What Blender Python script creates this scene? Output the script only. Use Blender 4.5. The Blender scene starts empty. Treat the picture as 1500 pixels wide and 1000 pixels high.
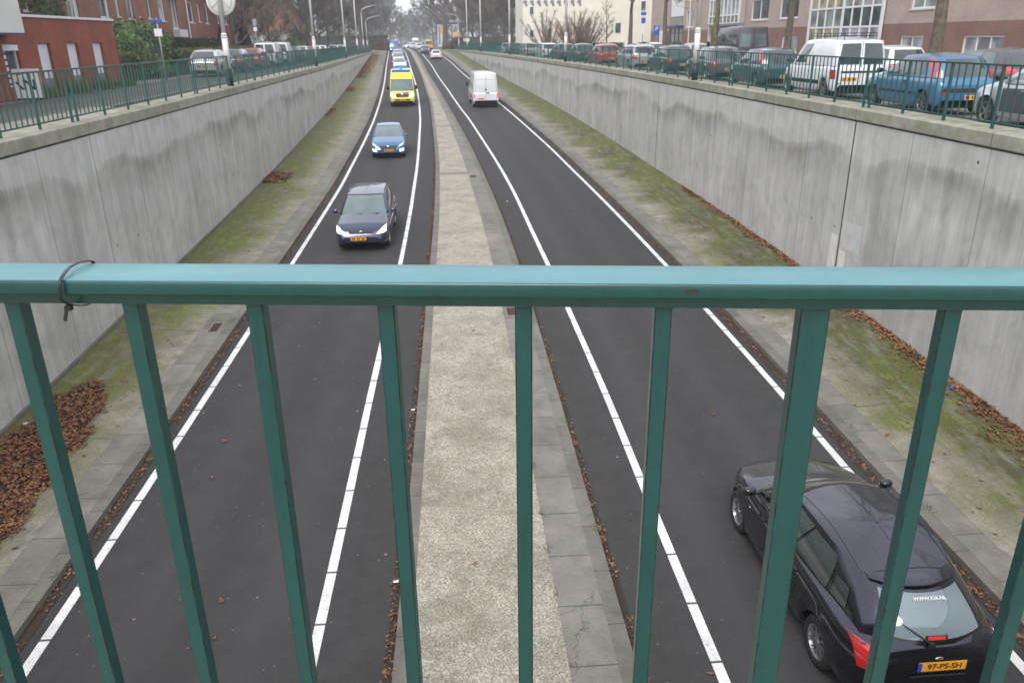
import bpy, bmesh, math, random
from mathutils import Vector, Matrix
from mathutils.bvhtree import BVHTree
R = math.radians
random.seed(7)
scene = bpy.context.scene
COL = scene.collection
# ------------------------------------------------------------------ camera
cam_d = bpy.data.cameras.new('camera'); cam = bpy.data.objects.new('camera', cam_d); COL.objects.link(cam)
scene.camera = cam
cam_d.sensor_width = 36.0; cam_d.lens = 1139.0 / 1500 * 36
cam_d.clip_start = 0.05; cam_d.clip_end = 3000
_th, _yaw, _roll = R(21.35), R(3.74), R(0.70)
_f = Vector((math.sin(_yaw) * math.cos(_th), math.cos(_yaw) * math.cos(_th), -math.sin(_th)))
_r = Vector((math.cos(_yaw), -math.sin(_yaw), 0)); _u = _r.cross(_f)
_r2 = _r * math.cos(_roll) - _u * math.sin(_roll); _u2 = _r2.cross(_f)
cam.matrix_world = Matrix(((_r2.x, _u2.x, -_f.x, 0), (_r2.y, _u2.y, -_f.y, 0), (_r2.z, _u2.z, -_f.z, 0), (0, 0, 0, 1)))
cam_d.dof.use_dof = True; cam_d.dof.focus_distance = 1.7; cam_d.dof.aperture_fstop = 15
# ------------------------------------------------------------------ light
SUN_EL, SUN_AZ = R(48), R(200)
world = bpy.data.worlds.new('World'); scene.world = world; world.use_nodes = True
wn = world.node_tree; wn.nodes.clear()
w_out = wn.nodes.new('ShaderNodeOutputWorld'); w_bg = wn.nodes.new('ShaderNodeBackground'); w_bg.inputs[1].default_value = 0.1
w_sky = wn.nodes.new('ShaderNodeTexSky'); w_sky.sky_type = 'NISHITA'; w_sky.sun_disc = False
w_sky.sun_elevation = SUN_EL; w_sky.sun_rotation = SUN_AZ
w_tc = wn.nodes.new('ShaderNodeTexCoord'); w_no = wn.nodes.new('ShaderNodeTexNoise'); w_no.inputs['Scale'].default_value = 2.2; w_no.inputs['Detail'].default_value = 5
w_cr = wn.nodes.new('ShaderNodeValToRGB')
w_cr.color_ramp.elements[0].position = 0.3; w_cr.color_ramp.elements[0].color = (6.6, 6.9, 7.5, 1)
w_cr.color_ramp.elements[1].position = 0.7; w_cr.color_ramp.elements[1].color = (8.6, 8.8, 9.2, 1)
w_mx = wn.nodes.new('ShaderNodeMix'); w_mx.data_type = 'RGBA'; w_mx.inputs[0].default_value = 0.88
wn.links.new(w_tc.outputs['Generated'], w_no.inputs['Vector']); wn.links.new(w_no.outputs['Fac'], w_cr.inputs[0])
wn.links.new(w_sky.outputs[0], w_mx.inputs[6]); wn.links.new(w_cr.outputs[0], w_mx.inputs[7])
wn.links.new(w_mx.outputs[2], w_bg.inputs[0]); wn.links.new(w_bg.outputs[0], w_out.inputs[0])
sun_d = bpy.data.lights.new('sun', 'SUN'); sun_d.energy = 1.3; sun_d.angle = R(24); sun_d.color = (1, 0.97, 0.93)
sun = bpy.data.objects.new('sun', sun_d); COL.objects.link(sun)
sun.rotation_euler = (R(90) - SUN_EL, 0, R(180) - SUN_AZ)
vs = scene.view_settings; vs.view_transform = 'Standard'; vs.look = 'None'; vs.exposure = 0.97; vs.gamma = 1.0; vs.use_curve_mapping = False

# ------------------------------------------------------------------ helpers
def tag(o, label=None, cat=None, group=None, kind=None):
    if label: o['label'] = label
    if cat: o['category'] = cat
    if group: o['group'] = group
    if kind: o['kind'] = kind
    return o
def empty(name, loc=(0, 0, 0), rz=0.0, parent=None):
    o = bpy.data.objects.new(name, None); COL.objects.link(o); o.location = loc; o.rotation_euler = (0, 0, rz)
    o.empty_display_size = 0.2
    if parent: o.parent = parent
    return o
class MB:
    def __init__(s): s.v = []; s.f = []; s.uv = []; s.mi = []
    def face(s, pts, uv=None, mi=0):
        b = len(s.v); s.v += [tuple(p) for p in pts]; s.f.append(tuple(range(b, b + len(pts))))
        s.uv.append(uv or [(0, 0)] * len(pts)); s.mi.append(mi)
    def raw(s, vs_, fs, mi=0):
        b = len(s.v); s.v += [tuple(p) for p in vs_]
        for f in fs: s.f.append(tuple(i + b for i in f)); s.uv.append([(0, 0)] * len(f)); s.mi.append(mi)
    def box(s, x0, x1, y0, y1, z0, z1, mi=0):
        v = [(x0, y0, z0), (x1, y0, z0), (x1, y1, z0), (x0, y1, z0), (x0, y0, z1), (x1, y0, z1), (x1, y1, z1), (x0, y1, z1)]
        s.raw(v, [(0, 3, 2, 1), (4, 5, 6, 7), (0, 1, 5, 4), (1, 2, 6, 5), (2, 3, 7, 6), (3, 0, 4, 7)], mi)
    def obox(s, c, ax, ay, az, hx, hy, hz, mi=0):
        c = Vector(c); ax, ay, az = Vector(ax).normalized() * hx, Vector(ay).normalized() * hy, Vector(az).normalized() * hz
        v = [c + ax * i + ay * j + az * k for k in (-1, 1) for j in (-1, 1) for i in (-1, 1)]
        s.raw(v, [(0, 2, 3, 1), (4, 5, 7, 6), (0, 1, 5, 4), (1, 3, 7, 5), (3, 2, 6, 7), (2, 0, 4, 6)], mi)
    def tube(s, pts, rad, n=8, cap=True, mi=0):
        pts = [Vector(p) for p in pts]; rings = []
        ref = Vector((0.31, 0.17, 0.93)).normalized()
        for i, p in enumerate(pts):
            d = (pts[min(i + 1, len(pts) - 1)] - pts[max(i - 1, 0)]).normalized()
            rf = ref if abs(d.dot(ref)) < 0.98 else Vector((1, 0, 0))
            a = d.cross(rf).normalized(); b_ = d.cross(a)
            r = rad[i] if hasattr(rad, '__len__') else rad
            rings.append([p + (a * math.cos(2 * math.pi * k / n) + b_ * math.sin(2 * math.pi * k / n)) * r for k in range(n)])
        b = len(s.v)
        for rg in rings: s.v += [tuple(q) for q in rg]
        for i in range(len(rings) - 1):
            for k in range(n):
                f = (b + i * n + k, b + i * n + (k + 1) % n, b + (i + 1) * n + (k + 1) % n, b + (i + 1) * n + k)
                s.f.append(f[::-1]); s.uv.append([(0, 0)] * 4); s.mi.append(mi)
        if cap:
            s.f.append(tuple(b + k for k in range(n))); s.uv.append([(0, 0)] * n); s.mi.append(mi)
            s.f.append(tuple(b + (len(rings) - 1) * n + k for k in reversed(range(n)))); s.uv.append([(0, 0)] * n); s.mi.append(mi)
    def lathe(s, prof, c=(0, 0, 0), axis='z', n=24, mi=0):
        b = len(s.v)
        for r, h in prof:
            for k in range(n):
                a = 2 * math.pi * k / n; p = (r * math.cos(a), r * math.sin(a), h)
                if axis == 'x': p = (h, p[0], p[1])
                elif axis == 'y': p = (p[0], h, p[1])
                s.v.append((p[0] + c[0], p[1] + c[1], p[2] + c[2]))
        for i in range(len(prof) - 1):
            for k in range(n):
                s.f.append((b + i * n + k, b + i * n + (k + 1) % n, b + (i + 1) * n + (k + 1) % n, b + (i + 1) * n + k)); s.uv.append([(0, 0)] * 4); s.mi.append(mi)
    def build(s, name, mat, parent=None, smooth=False, loc=None):
        me = bpy.data.meshes.new(name); me.from_pydata(s.v, [], s.f)
        uvl = me.uv_layers.new(name='UVMap')
        flat = [c for f in s.uv for p in f for c in p]
        uvl.data.foreach_set('uv', flat)
        ms = mat if isinstance(mat, (list, tuple)) else [mat]
        for m in ms: me.materials.append(m)
        if len(ms) > 1: me.polygons.foreach_set('material_index', s.mi)
        if smooth: me.polygons.foreach_set('use_smooth', [True] * len(me.polygons))
        me.update()
        o = bpy.data.objects.new(name, me); COL.objects.link(o)
        if parent: o.parent = parent
        if loc: o.location = loc
        return o
def weld(o, d=0.0005, norm=True):
    bm = bmesh.new(); bm.from_mesh(o.data); bmesh.ops.remove_doubles(bm, verts=bm.verts, dist=d)
    if norm: bmesh.ops.recalc_face_normals(bm, faces=bm.faces)
    bm.to_mesh(o.data); bm.free(); return o
def herm(T):
    T = sorted(T); n = len(T); m = []
    for i in range(n):
        a, b = T[max(i - 1, 0)], T[min(i + 1, n - 1)]; m.append((b[1] - a[1]) / (b[0] - a[0]))
    def f(x):
        if x <= T[0][0]: return T[0][1] + m[0] * (x - T[0][0])
        if x >= T[-1][0]: return T[-1][1] + m[-1] * (x - T[-1][0])
        for i in range(n - 1):
            if x <= T[i + 1][0]:
                h = T[i + 1][0] - T[i][0]; t = (x - T[i][0]) / h
                return ((2 * t**3 - 3 * t * t + 1) * T[i][1] + (t**3 - 2 * t * t + t) * h * m[i] + (-2 * t**3 + 3 * t * t) * T[i + 1][1] + (t**3 - t * t) * h * m[i + 1])
    return f
# ------------------------------------------------------------------ materials
class NT:
    def __init__(s, name):
        s.m = bpy.data.materials.new(name); s.m.use_nodes = True; s.t = s.m.node_tree
        s.b = s.t.nodes['Principled BSDF']; s._tc = None
    def n(s, ty, **kw):
        nd = s.t.nodes.new(ty)
        for k, v in kw.items():
            if k in nd.inputs.keys(): nd.inputs[k].default_value = v
            else: setattr(nd, k, v)
        return nd
    def l(s, a, b): s.t.links.new(a, b)
    def co(s, kind='Object', scale=None):
        if not s._tc: s._tc = s.n('ShaderNodeTexCoord')
        o = s._tc.outputs[kind]
        if scale:
            mp = s.n('ShaderNodeMapping'); mp.inputs['Scale'].default_value = scale; s.l(o, mp.inputs[0]); o = mp.outputs[0]
        return o
    def noise(s, scale, detail=4, rough=0.55, co=None, dist=0.0):
        nd = s.n('ShaderNodeTexNoise'); nd.inputs['Scale'].default_value = scale; nd.inputs['Detail'].default_value = detail
        nd.inputs['Roughness'].default_value = rough; nd.inputs['Distortion'].default_value = dist
        s.l(co or s.co(), nd.inputs['Vector']); return nd.outputs['Fac']
    def ramp(s, fac, stops, mode='LINEAR'):
        r = s.n('ShaderNodeValToRGB'); r.color_ramp.interpolation = mode; e = r.color_ramp.elements
        while len(e) < len(stops): e.new(0.5)
        for i, (p, c) in enumerate(stops):
            e[i].position = p; e[i].color = (c, c, c, 1) if not hasattr(c, '__len__') else (*c, 1)
        s.l(fac, r.inputs[0]); return r.outputs[0]
    def mix(s, fac, a, b, mode='MIX'):
        m = s.n('ShaderNodeMix'); m.data_type = 'RGBA'; m.blend_type = mode
        for i, x in ((0, fac), (6, a), (7, b)):
            if hasattr(x, 'is_output') or isinstance(x, bpy.types.NodeSocket): s.l(x, m.inputs[i])
            elif i == 0: m.inputs[0].default_value = x
            else: m.inputs[i].default_value = (*x, 1) if hasattr(x, '__len__') else (x, x, x, 1)
        return m.outputs[2]
    def math(s, op, a, b=0.0, c=0.0):
        m = s.n('ShaderNodeMath'); m.operation = op
        for i, x in enumerate((a, b, c)):
            if isinstance(x, bpy.types.NodeSocket): s.l(x, m.inputs[i])
            else: m.inputs[i].default_value = x
        return m.outputs[0]
    def bump(s, h, strength=0.3, dist=0.01):
        b = s.n('ShaderNodeBump'); b.inputs['Strength'].default_value = strength; b.inputs['Distance'].default_value = dist
        s.l(h, b.inputs['Height']); s.l(b.outputs[0], s.b.inputs['Normal'])
    def fin(s, col=None, rough=0.6, **kw):
        if col is not None:
            if isinstance(col, bpy.types.NodeSocket): s.l(col, s.b.inputs['Base Color'])
            else: s.b.inputs['Base Color'].default_value = (*col, 1)
        if isinstance(rough, bpy.types.NodeSocket): s.l(rough, s.b.inputs['Roughness'])
        else: s.b.inputs['Roughness'].default_value = rough
        for k, v in kw.items(): s.b.inputs[k.replace('_', ' ')].default_value = v
        return s.m
    def uvxy(s):
        sp = s.n('ShaderNodeSeparateXYZ'); s.l(s.co('UV'), sp.inputs[0]); return sp.outputs[0], sp.outputs[1]
    def line(s, x, period, half, offset=0.0):
        """1 on thin lines repeating every period"""
        a = s.math('ADD', x, period * 1000 + offset + period * 0.5); m = s.math('MODULO', a, period)
        d = s.math('ABSOLUTE', s.math('SUBTRACT', m, period * 0.5))
        return s.math('LESS_THAN', d, half)
def plain(name, col, rough=0.6, var=0.12, scale=3.0, bump=0.0, **kw):
    t = NT(name); c2 = tuple(min(1, c * (1 + var)) for c in col); c1 = tuple(c * (1 - var) for c in col)
    n = t.noise(scale, 5); c = t.mix(t.ramp(n, [(0.35, 0.0), (0.65, 1.0)]), c1, c2)
    if bump: t.bump(t.noise(scale * 12, 3), bump, 0.005)
    return t.fin(c, rough, **kw)
MT = {}
def asphalt(name, base, tint=(1, 0.96, 0.99)):
    t = NT(name); co = t.co()
    g = t.noise(90, 3, 0.7); big = t.noise(0.35, 4, co=t.co(scale=(1, 0.25, 1))); mid = t.noise(2.2, 6, 0.7)
    v = t.n('ShaderNodeTexVoronoi'); v.inputs['Scale'].default_value = 130; t.l(co, v.inputs['Vector'])
    c = t.mix(t.ramp(g, [(0.3, 0.0), (0.7, 1.0)]), tuple(base * 0.55 * k for k in tint), tuple(base * 1.55 * k for k in tint))
    c = t.mix(t.ramp(big, [(0.3, 0.0), (0.7, 1.0)]), c, tuple(base * 1.12 * k for k in (1, 0.96, 0.93)), 'MIX')
    m2 = t.ramp(mid, [(0.3, 0.82), (0.7, 1.12)]); c = t.mix(1.0, c, m2, 'MULTIPLY')
    # wheel paths: slightly paler bands along the lanes (polished stone), cross coordinate in UV.x
    ux, uy = t.uvxy()
    wv = t.n('ShaderNodeTexVoronoi'); wv.inputs['Scale'].default_value = 2.1; t.l(co, wv.inputs['Vector'])
    wv2 = t.n('ShaderNodeTexVoronoi'); wv2.inputs['Scale'].default_value = 5.3; t.l(co, wv2.inputs['Vector']); speck = t.math('MAXIMUM', t.math('LESS_THAN', wv.outputs['Distance'], 0.04), t.math('LESS_THAN', wv2.outputs['Distance'], 0.045))
    c = t.mix(speck, c, (0.26, 0.24, 0.23))
    tr = t.math('ABSOLUTE', t.math('SUBTRACT', t.math('ABSOLUTE', t.math('SUBTRACT', ux, 2.4)), 0.78)); c = t.mix(t.math('MULTIPLY', t.ramp(tr, [(0.0, 1.0), (0.42, 0.0)]), t.ramp(big, [(0.3, .25), (0.7, .8)])), c, tuple(base * 1.32 * k for k in tint))
    ol = t.math('ABSOLUTE', t.math('SUBTRACT', ux, 2.4)); c = t.mix(t.math('MULTIPLY', t.ramp(ol, [(0.0, .5), (0.3, 0.0)]), t.ramp(mid, [(0.35, 0.0), (0.6, 1.0)])), c, tuple(base * .7 for k in tint))
    t.bump(g, 0.35, 0.006)
    return t.fin(c, 0.9, IOR=1.33)
MT['asphalt'] = asphalt('asphalt', 0.044, (0.98, 0.94, 1.0))
MT['asphalt_edge'] = asphalt('asphalt_edge', 0.042, (1, 0.98, 0.93))
MT['asphalt_old'] = asphalt('asphalt_old', 0.075, (1, 0.93, 0.9))
def m_line():
    t = NT('road_paint'); ux, uy = t.uvxy()
    gap = t.line(uy, 1.0, 0.018, 0.1)
    wear = t.ramp(t.noise(26, 6, 0.75), [(0.36, 0.0), (0.46, 1.0)]); big = t.noise(1.7, 5, 0.7)
    c = t.mix(t.ramp(big, [(0.3, 0.0), (0.7, 1.0)]), (0.50, 0.49, 0.48), (0.80, 0.80, 0.78))
    c = t.mix(wear, (0.35, 0.34, 0.33), c); c = t.mix(gap, c, (0.06, 0.058, 0.056))
    return t.fin(c, 0.6)
MT['line'] = m_line()
def m_slab(name, base, joint=1.0, jh=0.008, moss=0.0, off=0.15, per_tile=0.12):
    t = NT(name); ux, uy = t.uvxy(); j = t.line(uy, joint, jh, off)
    n = t.noise(1.6, 6, 0.65); f = t.noise(40, 4, 0.7)
    c = t.mix(t.ramp(n, [(0.3, 0.0), (0.7, 1.0)]), tuple(b * 0.60 for b in base), tuple(b * 1.12 for b in base))
    c = t.mix(1.0, c, t.ramp(f, [(0.3, 0.85), (0.7, 1.12)]), 'MULTIPLY')
    idx = t.math('FLOOR', t.math('ADD', uy, off)) if joint == 1.0 else t.math('FLOOR', t.math('DIVIDE', uy, joint))
    wn_ = t.n('ShaderNodeTexWhiteNoise'); wn_.noise_dimensions = '1D'; t.l(idx, wn_.inputs['W'])
    c = t.mix(1.0, c, t.ramp(wn_.outputs[0], [(0.0, 1 - per_tile), (1.0, 1 + per_tile)]), 'MULTIPLY')
    cv = t.n('ShaderNodeTexVoronoi'); cv.feature = 'DISTANCE_TO_EDGE'; cv.inputs['Scale'].default_value = 0.55; dn = t.noise(3.0, 5, 0.7); cm = t.n('ShaderNodeVectorMath'); cm.operation = 'ADD'; cmb = t.n('ShaderNodeCombineXYZ'); t.l(dn, cmb.inputs[0]); t.l(dn, cmb.inputs[1]); t.l(t.co(), cm.inputs[0]); t.l(cmb.outputs[0], cm.inputs[1]); t.l(cm.outputs[0], cv.inputs['Vector'])
    c = t.mix(t.math('MULTIPLY', t.math('MULTIPLY', t.math('LESS_THAN', cv.outputs['Distance'], 0.0035), t.ramp(t.noise(0.4, 2), [(0.5, 0.0), (0.55, 1.0)])), 0.6), c, (0.05, 0.05, 0.035))
    if moss: c = t.mix(t.ramp(t.noise(2.4, 6, 0.7), [(0.52, 0.0), (0.7, moss)]), c, (0.13, 0.14, 0.06))
    c = t.mix(j, c, (0.05, 0.055, 0.035)); t.bump(f, 0.25, 0.004)
    return t.fin(c, 0.85)
MT['slab'] = m_slab('concrete_slab', (0.195, 0.18, 0.155), moss=0.25)
MT['kerb'] = m_slab('kerb_stone', (0.155, 0.142, 0.12), joint=1.0, off=0.5, moss=0.3)
def m_verge(name, moss, damp, k0, k1):
    """u: 0 at the slabs -> 1 at the wall"""
    t = NT(name); ux, uy = t.uvxy(); n1 = t.noise(0.55, 7, 0.62); n2 = t.noise(3.0, 7, 0.7); n3 = t.noise(30, 4, 0.75)
    base = t.mix(t.ramp(n2, [(0.3, 0.0), (0.7, 1.0)]), (0.125, 0.112, 0.08), (0.30, 0.275, 0.225))
    s = t.math('ADD', ux, t.math('MULTIPLY', t.math('SUBTRACT', n1, 0.5), 1.6)); s = t.math('ADD', s, t.math('MULTIPLY', t.math('SUBTRACT', n2, 0.5), 0.5))
    mf = t.ramp(s, [(k0, 0.0), (k1, 1.0)]); n5 = t.noise(1.0, 7, 0.72, co=t.co(scale=(5.0, 1.1, 1))); mf = t.math('MULTIPLY', mf, t.ramp(n5, [(0.30, 0.35), (0.52, 1.0)]))
    mc = t.mix(t.ramp(n3, [(0.3, 0.0), (0.7, 1.0)]), tuple(c * 0.65 for c in moss), tuple(c * 1.25 for c in moss))
    n4 = t.noise(0.9, 5, 0.6, co=t.co(scale=(1, 0.5, 1)))
    mc = t.mix(t.ramp(n4, [(0.4, 0.0), (0.62, 0.9)]), mc, damp); mc = t.mix(t.ramp(t.noise(2.2, 6, 0.75), [(0.55, 0.0), (0.72, 0.8)]), mc, tuple(min(1, q * 2.0) for q in moss))
    c = t.mix(mf, base, mc); c = t.mix(1.0, c, t.ramp(n3, [(0.25, 0.62), (0.75, 1.35)]), 'MULTIPLY')
    jl = t.line(uy, 5.0, 0.014, 2.3); c = t.mix(jl, c, (0.06, 0.065, 0.035)); t.bump(n3, 0.4, 0.008)
    return t.fin(c, 0.9)
MT['verge_l'] = m_verge('mossy_concrete_left', (0.105, 0.125, 0.010), (0.115, 0.10, 0.048), 0.0, 0.45)
MT['verge_r'] = m_verge('mossy_concrete_right', (0.090, 0.102, 0.012), (0.060, 0.056, 0.028), 0.02, 0.42)
def m_median():
    t = NT('washed_aggregate'); ux, uy = t.uvxy(); n1 = t.noise(1.1, 7, 0.62, dist=0.6); n2 = t.noise(34, 8, 0.85); v = t.n('ShaderNodeTexVoronoi'); v.inputs['Scale'].default_value = 75; t.l(t.co(), v.inputs['Vector'])
    c = t.mix(t.ramp(n2, [(0.38, 0.0), (0.60, 1.0)]), (0.105, 0.092, 0.068), (0.54, 0.49, 0.405))
    c = t.mix(t.ramp(t.noise(5.0, 7, 0.8), [(0.50, 0.0), (0.66, 0.75)]), c, (0.17, 0.15, 0.115))
    c = t.mix(t.ramp(n1, [(0.42, 0.0), (0.66, 0.6)]), c, (0.16, 0.143, 0.105))
    sp = t.n('ShaderNodeSeparateColor'); t.l(v.outputs['Color'], sp.inputs[0])
    c = t.mix(1.0, c, t.ramp(sp.outputs[0], [(0.0, 0.62), (0.6, 1.0), (1.0, 1.3)]), 'MULTIPLY')
    jl = t.line(uy, 16.0, 0.28, 11.2); c = t.mix(jl, c, (0.17, 0.155, 0.13))
    j2 = t.line(uy, 5.333, 0.006, 1.0); c = t.mix(t.math('MULTIPLY', j2, 0.5), c, (0.1, 0.09, 0.07))
    t.bump(n2, 0.5, 0.01); return t.fin(c, 0.9)
MT['median'] = m_median()
def m_wall(jn=1.0):
    """retaining wall: u = metres along, v = metres below the coping"""
    t = NT('streaked_concrete'); ux, uy = t.uvxy(); uv = t.co('UV')
    mp = t.n('ShaderNodeMapping'); mp.inputs['Scale'].default_value = (3.2, 0.22, 1); t.l(uv, mp.inputs[0])
    st = t.noise(1.0, 7, 0.68, co=mp.outputs[0]); mp2 = t.n('ShaderNodeMapping'); mp2.inputs['Scale'].default_value = (11, 0.5, 1); t.l(uv, mp2.inputs[0])
    st2 = t.noise(1.0, 6, 0.7, co=mp2.outputs[0]); big = t.noise(0.45, 5, 0.6, co=uv); fine = t.noise(24, 5, 0.75, co=uv)
    mp3 = t.n('ShaderNodeMapping'); mp3.inputs['Scale'].default_value = (0.16, 0.0, 1); t.l(uv, mp3.inputs[0]); wav = t.noise(1.0, 3, 0.55, co=mp3.outputs[0])
    c = t.mix(t.ramp(st, [(0.25, 0.0), (0.72, 1.0)]), (0.37, 0.36, 0.335), (0.60, 0.585, 0.555))
    c = t.mix(1.0, c, t.ramp(st2, [(0.3, 0.86), (0.7, 1.07)]), 'MULTIPLY')
    c = t.mix(1.0, c, t.ramp(big, [(0.3, 0.80), (0.7, 1.10)]), 'MULTIPLY')
    bl = t.noise(1.3, 6, 0.7, co=uv, dist=0.8); c = t.mix(t.ramp(bl, [(0.5, 0.0), (0.72, 0.5)]), c, (0.24, 0.235, 0.22))
    c = t.mix(t.ramp(t.noise(0.8, 4, 0.6, co=uv, dist=0.5), [(0.56, 0.0), (0.66, 0.35)]), c, (0.62, 0.61, 0.58))
    # weathering band: sharp ragged upper edge some 0.5-1 m below the coping, fading down
    edge = t.math('ADD', t.math('MULTIPLY', wav, 2.6), t.math('MULTIPLY', st2, 0.35))  # about 0.9 m
    d = t.math('SUBTRACT', uy, t.math('SUBTRACT', edge, 0.75))
    band = t.math('MULTIPLY', t.ramp(d, [(0.0, 0.0), (0.10, 0.7), (0.24, 1.0), (0.55, 0.5), (0.95, 0.1)]), t.ramp(st, [(0.3, 1.0), (0.75, 0.5)]))
    band = t.math('MULTIPLY', band, t.ramp(big, [(0.35, 1.0), (0.6, 0.25)]))
    c = t.mix(t.math('MULTIPLY', band, 0.9), c, (0.17, 0.165, 0.125))
    c = t.mix(t.math('MULTIPLY', t.math('LESS_THAN', d, 0.02), 0.12), c, (0.66, 0.65, 0.63))
    foot = t.ramp(t.math('ADD', t.math('MULTIPLY', uy, 0.2), 0.0), [(0.0, 0.0), (1.0, 0.0)])
    j = t.line(ux, 2.5, 0.011, 1.4); th = t.n('ShaderNodeTexVoronoi'); th.inputs['Scale'].default_value = 0.8; th.inputs['Randomness'].default_value = 0.25; t.l(uv, th.inputs['Vector']); c = t.mix(t.math('LESS_THAN', th.outputs['Distance'], 0.028), c, (0.09, 0.088, 0.08)); jf = t.line(ux, 17.5, 0.03, 16.4 - 0.0)
    j3 = t.line(ux, 0.5, 0.008, 0.1)
    c = t.mix(t.math('MULTIPLY', j3, t.ramp(big, [(0.4, 0.0), (0.6, 0.28)])), c, (0.16, 0.155, 0.145))
    c = t.mix(t.math('MULTIPLY', j, 0.65), c, (0.12, 0.115, 0.105)); c = t.mix(t.math('MULTIPLY', jf, jn), c, (0.025, 0.025, 0.022))
    c = t.mix(1.0, c, t.ramp(fine, [(0.3, 0.93), (0.7, 1.06)]), 'MULTIPLY')
    t.bump(st, 0.25, 0.02); return t.fin(c, 0.88)
MT['wall'] = m_wall(); MT['wall_left'] = m_wall(0.25)
def m_coping():
    t = NT('coping_concrete'); ux, uy = t.uvxy(); n = t.noise(2.0, 6, 0.7); f = t.noise(30, 4, 0.7); s = t.noise(0.8, 5, 0.6, co=t.co(scale=(1, 1, 0.2)))
    c = t.mix(t.ramp(n, [(0.3, 0.0), (0.7, 1.0)]), (0.19, 0.18, 0.125), (0.38, 0.365, 0.30))
    c = t.mix(t.ramp(s, [(0.48, 0.0), (0.7, 0.6)]), c, (0.17, 0.17, 0.10)); c = t.mix(1.0, c, t.ramp(f, [(0.3, 0.9), (0.7, 1.08)]), 'MULTIPLY')
    j = t.line(ux, 5.0, 0.012, 1.4); c = t.mix(j, c, (0.09, 0.085, 0.07)); t.bump(f, 0.2, 0.004); return t.fin(c, 0.88)
MT['coping'] = m_coping()
def m_brick(name, c1, c2, mortar, sx=1.0, rough=0.85, scale=1.0, var=0.3):
    t = NT(name); b = t.n('ShaderNodeTexBrick'); b.offset = 0.5; b.inputs['Color1'].default_value = (*c1, 1); b.inputs['Color2'].default_value = (*c2, 1); b.inputs['Mortar'].default_value = (*mortar, 1)
    b.inputs['Scale'].default_value = scale; b.inputs['Mortar Size'].default_value = 0.008; b.inputs['Brick Width'].default_value = 0.21; b.inputs['Row Height'].default_value = 0.062
    t.l(t.co('UV'), b.inputs['Vector']); n = t.noise(0.7, 6, 0.65, co=t.co('UV'))
    c = t.mix(1.0, b.outputs[0], t.ramp(n, [(0.3, 1 - var), (0.7, 1 + var)]), 'MULTIPLY')
    return t.fin(c, rough)
MT['brick_red'] = m_brick('red_brick', (0.30, 0.066, 0.028), (0.23, 0.050, 0.025), (0.15, 0.07, 0.05))
MT['brick_apt'] = m_brick('brown_brick', (0.27, 0.095, 0.055), (0.21, 0.07, 0.042), (0.20, 0.13, 0.10))
MT['brick_beige'] = m_brick('beige_brick', (0.44, 0.335, 0.28), (0.37, 0.275, 0.225), (0.42, 0.35, 0.30), var=0.12)
MT['brick_plinth'] = m_brick('dark_red_brick', (0.24, 0.11, 0.085), (0.19, 0.085, 0.065), (0.26, 0.18, 0.15), var=0.15)
MT['paving_pink'] = m_brick('pink_paving', (0.24, 0.155, 0.145), (0.20, 0.13, 0.12), (0.13, 0.10, 0.09), var=0.15)
MT['paving_grey'] = m_brick('grey_paving', (0.20, 0.18, 0.165), (0.16, 0.145, 0.13), (0.10, 0.09, 0.08), var=0.18)
MT['cream'] = plain('cream_render', (0.74, 0.70, 0.59), 0.9, 0.05, 0.6)
MT['white_render'] = plain('white_render', (0.60, 0.59, 0.56), 0.85, 0.05, 1.0)
MT['white'] = plain('white_paint', (0.72, 0.72, 0.72), 0.45, 0.04, 2.0)
MT['white_door'] = plain('white_panel', (0.62, 0.64, 0.68), 0.5, 0.05, 2.0)
MT['grey_panel'] = plain('grey_panel', (0.19, 0.20, 0.22), 0.55, 0.08, 3.0)
MT['dark'] = plain('dark_opening', (0.02, 0.02, 0.022), 0.6, 0.2, 3.0)
MT['blue_trim'] = plain('blue_trim', (0.02, 0.035, 0.13), 0.5, 0.1, 3.0)
MT['curtain'] = plain('curtain', (0.50, 0.52, 0.54), 0.9, 0.12, 4.0)
MT['roof_tile'] = plain('brown_roof_tiles', (0.17, 0.085, 0.055), 0.85, 0.2, 1.5)
MT['pole'] = plain('pole_paint', (0.60, 0.60, 0.575), 0.5, 0.08, 2.5)
MT['pole_base'] = plain('pole_base', (0.015, 0.028, 0.035), 0.5, 0.15, 5.0)
MT['steel'] = plain('galvanised_steel', (0.34, 0.35, 0.36), 0.5, 0.08, 6.0, Metallic=0.4)
def m_winglass(name, base=(0.09, 0.12, 0.125), rough=0.08):
    t = NT(name); n = t.noise(0.9, 3, 0.5); c = t.mix(t.ramp(n, [(0.4, 0.0), (0.6, 1.0)]), tuple(b * 0.4 for b in base), base); return t.fin(c, rough, IOR=1.5)
MT['winglass'] = m_winglass('window_glass')
MT['winglass_pale'] = m_winglass('window_glass_pale', (0.33, 0.37, 0.36), 0.15)
MT['winglass_curt'] = m_winglass('window_glass_with_curtain', (0.46, 0.48, 0.52), 0.2)
MT['winglass_blind'] = m_winglass('window_glass_with_blind', (0.42, 0.38, 0.24), 0.25)
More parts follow.
